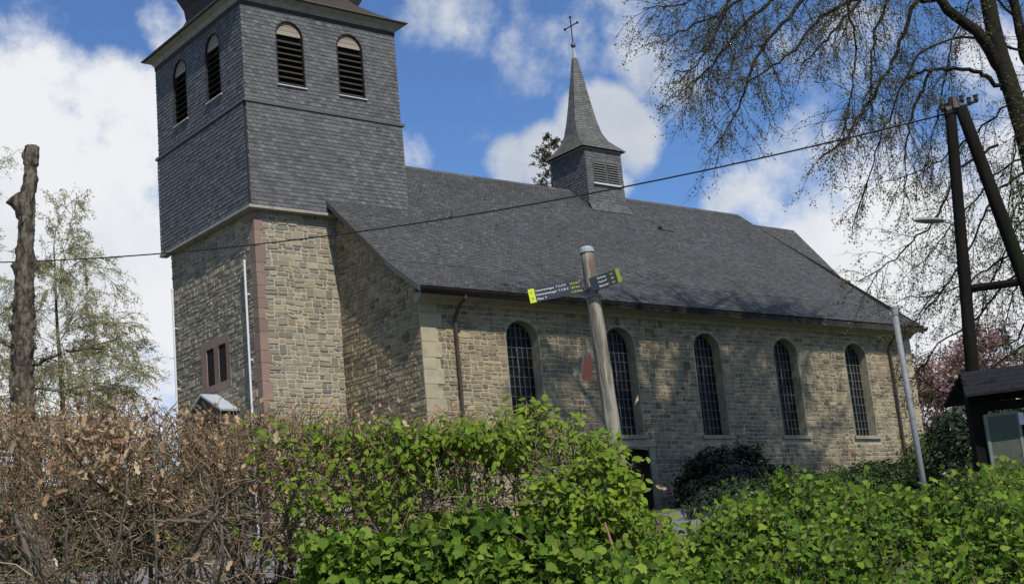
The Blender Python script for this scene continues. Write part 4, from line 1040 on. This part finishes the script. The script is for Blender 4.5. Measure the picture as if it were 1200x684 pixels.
# ------------------------------------------------------------------ generic broadleaf tree
def gtree(name, base, H, spread_, label, cat, leafmat, twigmat, nlimb=12, leafsize=.09, per=5, drop=.05, r0=.25, lean=(0, 0), trunkmat='bark', dens=1.0, group=None, start=.25, conif=False):
    o = root(name, base, label, cat, group); tip = base+np.array([lean[0], lean[1], H])
    tp = wander(base-Z*.1, tip-base, H*.95, 14, .004 if conif else .035); m = MB(); m.tube(tp, list(np.linspace(r0, .02, 15)), 9); m.build('trunk', M[trunkmat], o, True)
    T = Twigs(); L = []
    for k in range(nlimb):
        t = start+(1-start)*((k+rnd.random())/nlimb)**.8; q, d = along(tp, t); az = rnd.uniform(0, 6.28)
        if conif: dd = np.array([math.cos(az), math.sin(az), rnd.uniform(-.1, .35)]); ln = spread_*(1.08-t)*rnd.uniform(.7, 1.15)
        else: dd = np.array([math.cos(az), math.sin(az), rnd.uniform(.3, 1.2)]); ln = spread_*rnd.uniform(.6, 1.1)*(1.05-.25*t)
        l1 = wander(q, dd, ln, 9, .11, drop); T.add(l1, max(.012, r0*.28*(1.1-t)), .008)
        for _ in range(int(ln*3.2*dens)+2):
            q2, d2 = along(l1, rnd.uniform(.15, 1)); ll = ln*rnd.uniform(.18, .42); l2 = wander(q2, nrm(d2+rv3(.6)), ll, 5, .15, drop*1.5); T.add(l2, .012, .004)
            for _ in range(int(5*dens)+1):
                q3, d3 = along(l2, rnd.uniform(.1, 1)); l3 = wander(q3, nrm(d3+rv3(.6)+Z*-.15), ll*rnd.uniform(.25, .5), 3, .18, drop*2); T.add(l3, .005, .003)
                for _ in range(per): q4, _d = along(l3, rnd.uniform(.1, 1)); L.append(q4+rv3(.04))
    T.build('branches', M[twigmat], o)
    leaves('foliage', L, np.tile([0, 0, 1.], (len(L), 1)), rng.uniform(leafsize*.6, leafsize*1.3, len(L)), 'fleck', M[leafmat], o, spread=.9, hang=.5)
    print(name, len(L)); return o
def gtop(x_, y_, D):
    q = PT(x_, y_, D); g = gz(q[0], q[1]); return np.array([q[0], q[1], g]), q[2]-g
rnd.seed(21)
GB = 'pale birches behind the forecourt'
for (x_, y_, D_, sp__, nl_, lb_, st__) in (
    (70, 255, 50, 4.0, 38, 'pale drooping birch, the tallest, just right of the pollarded trunk', .14),
    (-30, 250, 52, 5.0, 30, 'pale birch half out of frame at the left edge', .15),
    (112, 385, 57, 3.4, 30, 'low spreading pale birch between the pollarded trunk and the tower', .16)):
    b_, H_ = gtop(x_, y_, D_)
    gtree('birch_tree', b_, H_, sp__, lb_, 'tree', 'leaf_birch', 'twig_b', nl_, .07, 10, .10, .15, (0, 0), dens=1.5, start=st__, group=GB)
b_, H_ = gtop(634, 136, 72); gtree('conifer', b_, H_, 5.6, 'brownish conifer top showing above the roof beside the ridge turret', 'tree', 'leaf_pine', 'twig_d', 120, .11, 4, -.02, .3, dens=.9, start=.6, conif=True)
b_, H_ = gtop(1100, 440, 78); gtree('cherry_tree', b_, H_, 5.2, 'pink blossoming tree beyond the east end of the church', 'tree', 'blossom', 'twig_d', 36, .19, 8, .03, .2, dens=1.4, start=.12)

# pollarded trunk
D = 24.0
pts = LP([(52, 700), (40, 620), (34, 540), (27, 475), (26, 420), (29, 360), (30, 300), (31, 245), (36, 200), (38, 172)], D)
pb = pts[0].copy(); pb[2] = gz(pb[0], pb[1])
pol = root('pollarded_tree', pb, 'gnarled pollarded trunk without crown standing behind the hedge at left', 'tree')
rr_ = [.33, .30, .27, .25, .235, .22, .205, .18, .15, .13]
p, r_ = resample(pts, [q*.70 for q in rr_], 190); rs_ = random.Random(4)
kn = [(rs_.uniform(.3, .98), rs_.uniform(0, 6.28), rs_.uniform(.04, .10)) for _ in range(46)]
m = MB(); m.tube(p, r_, 44); V = []
k = 0
for i in range(len(p)):
    for j in range(44):
        v = np.array(m.V[k]); c = p[i]; d = v-c; t = i/(len(p)-1); th = 2*math.pi*j/44
        f = 1+.20*noise.noise(Vector(v*2.2))+.22*noise.noise(Vector(v*5))+.34*abs(noise.noise(Vector((v[0]*11, v[1]*11, v[2]*3.2))))+.16*noise.noise(Vector(v*17))-.06
        for (kt, ka, kr) in kn:
            da = (th-ka+math.pi) % (2*math.pi)-math.pi; dist = math.hypot((t-kt)*7.5, da*.22)
            f += kr*6.0*math.exp(-(dist/.075)**2)*(1+.5*noise.noise(Vector(v*20)))
        if t > .955: f += .38
        V.append(tuple(c+d*f)); k += 1
m.V = V; m.build('trunk', M['bark'], pol, True)
m = MB(); st_ = LP([(30, 250), (22, 240), (15, 232)], D); q, rq = resample(st_, [.13, .12, .17], 12); lumpy_tube(q, rq, 16, .28, 6).build('stub', M['bark'], pol, True)
T = Twigs(); L = []
for (x0_, y0_, x1_, y1_, r0_) in ((30, 430, 75, 412, .05), (75, 412, 120, 408, .03), (30, 408, -30, 395, .05), (40, 455, 95, 462, .02)):
    a, b = PT(x0_, y0_, D), PT(x1_, y1_, D); pp = [a+(b-a)*i/6+rv3(.015) for i in range(7)]; T.add(pp, r0_, r0_*.5)
    for _ in range(9):
        q, d = along(pp, rnd.random()); l_ = wander(q, nrm(d+rv3(.5)+Z*.3), rnd.uniform(.3, .9), 4, .2, .05); T.add(l_, .008, .003)
        for _ in range(5): q2, _d = along(l_, rnd.random()); L.append(q2)
for _ in range(36):
    t = rnd.uniform(.3, .93); q, d = along(p, t); l_ = wander(q+rv3(.08), rv3(.5)+Z*.5, rnd.uniform(.1, .3), 3, .2); T.add(l_, .006, .003); L += [l_[-1], l_[-2]]
T.build('shoots', M['bark'], pol)
leaves('sprouts', L, np.tile([0, 0, 1.], (len(L), 1)), .07, 'fleck', M['leaf_tree'], pol)

# ------------------------------------------------------------------ shrubs by the church
def shrub(name, c, rx, ry, rz, n, label, leafmat, size=.11, seed=0, shape='oval', group=None):
    o = root(name, c, label, 'shrub', group); L = []; U = []; r = random.Random(seed); T = Twigs()
    while len(L) < n:
        a = r.uniform(0, 6.283); cz = r.uniform(-.15, 1); s_ = math.sqrt(1-min(1, cz*cz)); u_ = np.array([math.cos(a)*s_, math.sin(a)*s_, cz])
        f = 1+(.20 if seed == 1 else .34)*noise.noise(Vector(u_*2.1)+Vector((seed*5.1, 0, 0)))+.22*noise.noise(Vector(u_*5.0)+Vector((seed*3.1, 2, 0))); f *= (1-abs(r.gauss(0, .12)))
        if r.random() < .05: f *= 1.12
        L.append(c+np.array([rx, ry, rz])*u_*f); U.append(u_+Z*.4)
    for k in range(26):
        e = L[r.randrange(len(L))]; q = [c+np.array([r.uniform(-.2, .2)*rx, r.uniform(-.2, .2)*ry, 0]), (c+e)/2+rv3(.05), e]; T.add(q, .03, .008)
    T.build('stems', M['twig_d'], o)
    leaves('foliage', L, U, rng.uniform(size*.7, size*1.3, n), shape, M[leafmat], o, spread=.45)
    return o
def gb(x, y): return np.array([x, y, gz(x, y)-.0])
SG = 'shrubs along the church wall'
shrub('shrub', gb(13.3, -6.6), 2.3, 1.5, 1.9, 24000, 'large dark rounded evergreen shrub beside the side door of the church', 'leaf_dk', .13, 1, group=SG)
shrub('shrub', gb(18.9, -6.6), 2.6, 1.2, 1.15, 8000, 'low olive shrub under the fourth church window', 'leaf_mid', .11, 2, group=SG)
shrub('shrub', gb(22.2, -6.2), 2.0, 1.1, 1.45, 7000, 'loose green shrub below the rightmost church window', 'leaf_mid', .11, 3, group=SG)
shrub('shrub', gb(25.4, -5.9), 1.4, 1.0, 2.3, 7500, 'taller green shrub at the east corner beside the brown downpipe', 'leaf_mid', .12, 4, group=SG)
q = PT(930, 600, 36); shrub('shrub', gb(q[0], q[1])-Z*.2, 2.6, 1.2, .95, 8000, 'low wide shrub in front of the others, just above the green thicket', 'leaf_mid', .10, 8, group=SG)
q = PT(1025, 590, 36); shrub('shrub', gb(q[0], q[1])-Z*.2, 2.0, 1.2, 1.0, 7000, 'low green shrub left of the steel post foot', 'leaf_mid', .10, 9, group=SG)
q = PT(868, 618, 33); shrub('shrub', gb(q[0], q[1])-Z*.2, 1.7, 1.1, .85, 6000, 'small dark shrub in front of the large rounded one', 'leaf_dk', .10, 10, group=SG)
q = PT(1112, 560, 44); shrub('shrub', gb(q[0], q[1]), 1.7, 1.2, 1.75, 8000, 'bright green shrub between the church and the dark timber pole', 'leaf_mid', .12, 5)
q = PT(1150, 560, 27); shrub('shrub', gb(q[0], q[1]), 1.1, .9, 1.75, 7000, 'dark evergreen shrub behind the left post of the notice board', 'leaf_dk', .1, 6)
q = PT(1225, 560, 30); shrub('shrub', gb(q[0], q[1]), 1.5, 1.0, 2.4, 7000, 'dark evergreen shrub behind the notice board at the right edge', 'leaf_dk', .1, 7)

# far hedge bank on the left, beyond the forecourt
o = root('far_hedge', np.append(st(-14, 47), gz(*st(-14, 47))), 'olive brown hedge beyond the forecourt, seen through the bare hedge', 'hedge')
L = []; n = 30000
for _ in range(n):
    s_ = rnd.uniform(-36, -7.3); t_ = 47+rnd.uniform(-.8, .8); q = st(s_, t_); h = 3.0+.5*noise.noise((s_*.4, 0, 0))+.25*noise.noise((s_*1.7, 0, 3)); L.append((q[0], q[1], 2.25+h*(1-abs(rnd.gauss(0, .35)) if rnd.random() < .5 else rnd.random())))
for _ in range(22000):
    q = st(rnd.uniform(-36, -7.3), 48.2+rnd.uniform(-.3, .3)); L.append((q[0], q[1], 2.1+rnd.uniform(0, 2.3)))
n = len(L)
leaves('foliage', L, np.tile(-np.array([Fh[0], Fh[1], -.6]), (n, 1)), rng.uniform(.18, .34, n), 'oval', M['olive'], o)
# white hoop barrier on the forecourt
D = 30.0; a, b = PT(51, 656, D), PT(66, 655, D); z0 = gz(a[0], a[1]); m = MB(); m.tube([(a[0], a[1], z0), (a[0], a[1], a[2]-.03), a+(b-a)*.08+Z*.0, b-(b-a)*.08, (b[0], b[1], a[2]-.03), (b[0], b[1], z0)], .028, 8)
tag(m.build('hoop_barrier', M['white']), 'small white hoop barrier on the forecourt, seen through the bare hedge', 'barrier')

# ------------------------------------------------------------------ bare hedge (left) and green hedge
def Wp(px_, py_, t):   # point on a ray at forward distance t
    d = pxdir(px_, py_); return CAM+d*(t/(d@Fh))
def px_of(P):
    d = np.array(P)-CAM; w_ = d@Fv; return 600+d@rv/w_*FPX, 342-d@uv/w_*FPX
rnd.seed(33)
TOP = [(-300,472),(0,474),(60,478),(130,474),(200,482),(290,487),(400,490),(450,492),(500,490),(545,490),(600,492),(622,486),(650,490),(690,494),(712,502),(730,530),(744,590)]
tx_ = [p[0] for p in TOP]; ty_ = [p[1] for p in TOP]
def ztop(s, t=6.0):
    """hedge top height above eye at lateral position s"""
    x = 600+1646*s/6.0*.98
    for _ in range(3):
        y = np.interp(x, tx_, ty_); q = Wp(x, y, 6.0); x += (s-((q-CAM)@Rh))*1646/6.0
    return Wp(x, np.interp(x, tx_, ty_), 6.0)[2]
SS = np.linspace(-4.2, .62, 60); ZZ = np.array([ztop(s) for s in SS])
zt_f = lambda s: float(np.interp(s, SS, ZZ))
bh = root('bare_hedge', W3(-1.9, 6.2, gz(*st(-1.9, 6.2))), 'clipped hedge of bare brown twigs with a few dead leaves, left foreground', 'hedge')
stems = MB(); T = Twigs(); dead = []; bud = []; yg = []; ygd = []
def bare_w(s):   # 1 where bare, 0 where green
    return float(np.clip((.05-s)/1.0, 0, 1))
for k in range(74):
    s = -4.1+k*(4.1-.2)/74+rnd.uniform(-.05, .05); t = 6.1+rnd.uniform(-.3, .35)
    g0 = gz(*st(s, t)); zt = zt_f(s)
    base = W3(s, t, g0-.05); H = (zt-g0)*rnd.uniform(.6, .93)
    pp = wander(base, np.array([rnd.uniform(-.35, .35), rnd.uniform(-.35, .35), 1]), H, 9, .14); r0 = rnd.uniform(.008, .026)
    stems.tube(pp, list(np.linspace(r0, r0*.35, len(pp))), 6)
    for _ in range(11):
        q, d = along(pp, rnd.uniform(.15, 1)); l1 = wander(q, nrm(d*.35+rv3(.6)+Z*.12), rnd.uniform(.25, .6), 7, .2); 
        if rnd.random() < .3: stems.tube(l1, list(np.linspace(.007, .003, 8)), 5)
        else: T.add(l1, .0042, .0018)
        for _ in range(4):
            q2, d2 = along(l1, rnd.uniform(.2, 1)); l2 = wander(q2, nrm(d2+rv3(.8)), rnd.uniform(.08, .24), 4, .2)
            if l2[-1][2] < zt_f(((l2[-1]-CAM)@Rh))+.03: T.add(l2, .0022, .0011)
# dense clipped outer twigs: many near the top
for _ in range(19000):
    s = rnd.uniform(-4.2, .2); 
    if rnd.random() > .22+.78*bare_w(s): continue
    f = 1-abs(rnd.gauss(0, .33)); 
    if f < 0: continue
    t = 5.65+rnd.uniform(0, .85); zt = zt_f(s); g0 = gz(*st(s, t)); z = g0+(zt-g0)*f
    if f < .72 and rnd.random() < .74: continue
    q = W3(s, t, z-.03)
    l = wander(q, nrm(rv3(.6)+Z*(.8 if f > .75 else .1)-Fh*.3), rnd.uniform(.05, .20), 4, .2)
    if l[-1][2] > zt+.045: continue
    T.add(l, .0024, .0011)
    if rnd.random() < .5: bud.append(l[-1])
    if rnd.random() < .010+.02*(f > .7): dead.append(l[-1])
for _ in range(150):     # the tangle of big dead leaves
    q = Wp(rnd.gauss(120, 30), rnd.gauss(522, 22), 5.65+rnd.uniform(-.05, .1)); dead.append(q)
for (x_, y_) in ((160,541),(180,553),(190,548),(178,570),(90,488),(155,492),(20,492),(60,490),(42,600),(108,655),(235,645),(272,590),(292,570),(95,560),(110,548)):
    dead.append(Wp(x_, y_, 5.6))
for (x0_, y0_, x1_, y1_) in ((200, 620, 300, 560), (250, 610, 170, 610), (60, 690, 20, 600), (180, 684, 240, 640), (130, 690, 150, 560), (330, 620, 360, 540), (80, 690, 78, 590)):
    a, b = Wp(x0_, y0_, 5.7), Wp(x1_, y1_, 5.6); pp = [a+(b-a)*i/8+rv3(.006) for i in range(9)]; stems.tube(pp, list(np.linspace(.011, .004, 9)), 6)
stems.build('stems', M['hedgestem'], bh, True); T.build('twigs', M['hedgetwig'], bh)
nd = len(dead); leaves('dead_leaves', dead, np.tile(-Fh, (nd, 1)), rng.uniform(.028, .064, nd), 'curl', M['dead'], bh, spread=.6, hang=.8)
leaves('buds', bud, np.tile(-Fh, (len(bud), 1)), rng.uniform(.014, .030, len(bud)), 'fleck', M['bud'], bh, spread=.9)
# ---- green part
gh = root('green_hedge', W3(-.1, 6.2, gz(*st(-.1, 6.2))), 'dense yellow-green leafy hedge in the middle foreground', 'hedge')
T = Twigs(); st2 = MB(); pos = []; up_ = []; dr2 = []; sz = []; pos2 = []; up2 = []; sz2 = []; dr3 = []
def shoot(q, d, L, k, size, A, leafdrop=.3):
    pp = wander(q, d, L, 5, .10); T.add(pp, .003, .0014)
    for i in range(k):
        c, dd = along(pp, .2+.8*i/max(1, k-1)); side = nrm(np.cross(dd, rv3(1))); o_ = nrm(side+dd*.5)
        A[0].append(c+o_*.012); A[1].append(nrm(dd*.5+Z*.55-Fh*.55)); A[2].append(o_); A[3].append(size*rnd.uniform(.6, 1.2))
A1 = (pos, up_, dr2, sz); A2 = (pos2, up2, dr3, sz2)
gw = lambda s: float(np.clip((s+1.5)/1.25, 0, 1))**2.3
for _ in range(13500):
    s = rnd.uniform(-2.0, .60)
    if rnd.random() > gw(s): continue
    zt = zt_f(s); g0 = -.75
    m_ = rnd.random()
    if m_ < .28: f, t = 1-abs(rnd.gauss(0, .03)), rnd.uniform(5.65, 6.6); d = nrm(Z+rv3(.4))
    else: f, t = rnd.uniform(.0, 1), 5.62+abs(rnd.gauss(0, .10))+.10*noise.noise((s*3, rnd.random()*.1, 0)); d = nrm(-Fh+Z*.5+rv3(.5))
    z = g0+(zt-g0)*f; nn = noise.noise((s*2.6, z*2.6, 4))
    if nn < -.13 and rnd.random() < .8: continue
    if s > .42: t += (s-.42)*1.5
    shoot(W3(s, t+.06+nn*-.16, z-.11), d, rnd.uniform(.05, .12), rnd.randint(3, 5), .038, A1)
# a taller sprig in the hedge top
for (x_, y_, k) in ((610, 474, 12), (622, 470, 14), (640, 480, 10), (668, 486, 8), (600, 482, 9)):
    for _ in range(k): shoot(Wp(x_+rnd.gauss(0, 9), y_+rnd.uniform(0, 14), 6.0+rnd.uniform(-.1, .1))-Z*.05, nrm(Z+rv3(.5)), .07, 4, .042, A1)
# dark inner twigs of the green hedge
for _ in range(150):
    s = rnd.uniform(-1.7, .15); t = rnd.uniform(5.9, 6.4); g0 = gz(*st(s, t)); l = wander(W3(s, t, g0), nrm(Z+rv3(.15)), (zt_f(s)-g0)*rnd.uniform(.55, .85), 8, .09); st2.tube(l, list(np.linspace(rnd.uniform(.006, .015), .003, 9)), 5)
for _ in range(1000):
    s = rnd.uniform(-1.9, .38); t = rnd.uniform(5.72, 6.3); z = rnd.uniform(-.7, zt_f(s)-.12); T.add(wander(W3(s, t, z), rv3(1), rnd.uniform(.10, .26), 4, .2), .003, .0014)
ndead2 = []
for _ in range(22): ndead2.append(W3(rnd.uniform(-1.6, .5), 5.62, rnd.uniform(-.5, .8)))
st2.build('stems', M['hedgestem'], gh, True); T.build('twigs', M['hedgetwig'], gh)
print('green hedge leaves', len(pos))
leaves('leaves', pos, up_, sz, 'oval', M['leaf_y'], gh, dr2, spread=.35, hang=.5)
leaves('dead_leaves', ndead2, np.tile(-Fh, (len(ndead2), 1)), .05, 'curl', M['dead'], gh, hang=.8)

# ------------------------------------------------------------------ low maple-leaved thicket, bottom centre to right
th = root('low_thicket', W3(1.2, 7, gz(*st(1.2, 7))), 'low thicket of young lobed green leaves along the bottom right', 'shrub')
T = Twigs(); A3 = ([], [], [], [])
CR = [(360, 650, 5.5), (430, 640, 5.5), (480, 610, 5.5), (540, 592, 5.6), (600, 600, 5.7), (660, 592, 5.9), (700, 590, 6.1), (745, 594, 6.4), (766, 606, 6.6), (776, 634, 6.8), (803, 640, 7.2), (815, 620, 7.4), (838, 606, 7.7), (870, 592, 8.2), (920, 580, 8.4), (960, 570, 8.6), (1010, 572, 8.8), (1060, 566, 9), (1110, 560, 9), (1160, 552, 9.1), (1200, 550, 9.2), (1290, 545, 9.4)]
CP = [(x_, Wp(x_, y_, t_)) for x_, y_, t_ in CR]
def crest(x_):
    xs = [c[0] for c in CP]; return np.array([np.interp(x_, xs, [c[1][k] for c in CP]) for k in range(3)])
NEAR = 4.6
cnt = 0
for _ in range(25000):
    x_ = rnd.uniform(365, 1285) if rnd.random() < .93 else rnd.uniform(810, 900); c = crest(x_); tc_ = (c-CAM)@Fh; sc_ = (c-CAM)@Rh
    u = rnd.random()**(.8 if rnd.random() < .85 else 3)            # 0 at crest, 1 at near edge
    tn = 4.7 if x_ > 640 else 5.2
    t = tc_+(tn-tc_)*u; s = sc_*t/tc_
    zc = c[2]; zn = -.32 if x_ > 640 else -.62
    z = zc+(zn-zc)*(u**.9)
    if x_ < 640: z = zc+(zn-zc)*u; 
    nn = noise.noise((s*1.5, t*1.6, 7))*.34+noise.noise((s*4.0, t*3.2, 2))*.20
    z += nn*min(1, .25+u*5)-abs(rnd.gauss(0, .07))
    if nn < -.05 and rnd.random() < .82 and u > .06: continue
    size = .044 if x_ < 700 else .036
    d = nrm(Z*.9+rv3(.35)-Fh*.35)
    base = W3(s, t, z-.10)
    shoot(base, d, rnd.uniform(.07, .17), rnd.randint(3, 5), size*rnd.uniform(.75, 1.25), A3); cnt += 1
for _ in range(210):     # longer shoots standing out of the mass
    x_ = rnd.uniform(660, 1285); c = crest(x_); tc_ = (c-CAM)@Fh; sc_ = (c-CAM)@Rh; u = rnd.random()**1.6; t = tc_+(4.9-tc_)*u; s = sc_*t/tc_; z = c[2]+(-.32-c[2])*(u**.9)
    shoot(W3(s, t, z-.04), nrm(Z+rv3(.15)), rnd.uniform(.10, .19), 9, rnd.uniform(.030, .042), A3)
for _ in range(500):
    x_ = rnd.uniform(370, 1280); c = crest(x_); tc_ = (c-CAM)@Fh; sc_ = (c-CAM)@Rh; u = rnd.random(); t = tc_+(4.8-tc_)*u; s = sc_*t/tc_; z = c[2]+(-.35-c[2])*u
    g0 = gz(*st(s, t)); T.add(wander(W3(s, t, g0), nrm(Z+rv3(.12)), max(.1, (z-g0)*.8-.12), 6, .03), .0028, .0016)
T.build('stems', M['hedgestem'], th)
print('thicket leaves', len(A3[0]))
leaves('leaves', A3[0], A3[1], A3[3], 'maple', M['leaf_g'], th, A3[2], spread=.75, hang=.35)
# reddish cane and a thin sapling
m = MB(); a, b = Wp(726, 664, 5.3), Wp(709, 612, 5.5); a[2] -= .0; m.tube([a-(b-a)*.6, a, (a+b)/2+rv3(.004), b], [.006, .006, .005, .004], 6); tag(m.build('cane', M['cane']), 'thin reddish cane sticking up out of the low thicket', 'stick')
sp_ = root('sapling', Wp(786, 700, 9.0), 'thin young sapling with yellowish top leaves between thicket and church', 'sapling')
g0 = gz(*ORG[sp_.name][:2]); m = MB(); a = Wp(787, 648, 9.0); b = Wp(785, 608, 9.0); m.tube([(a[0], a[1], g0), a, b], [.012, .01, .007], 6); m.build('stem', M['hedgestem'], sp_)
L = [b+rv3(.03) for _ in range(16)]; leaves('leaves', L, np.tile(Z, (16, 1)), .07, 'oval', M['leaf_y'], sp_, hang=.5)
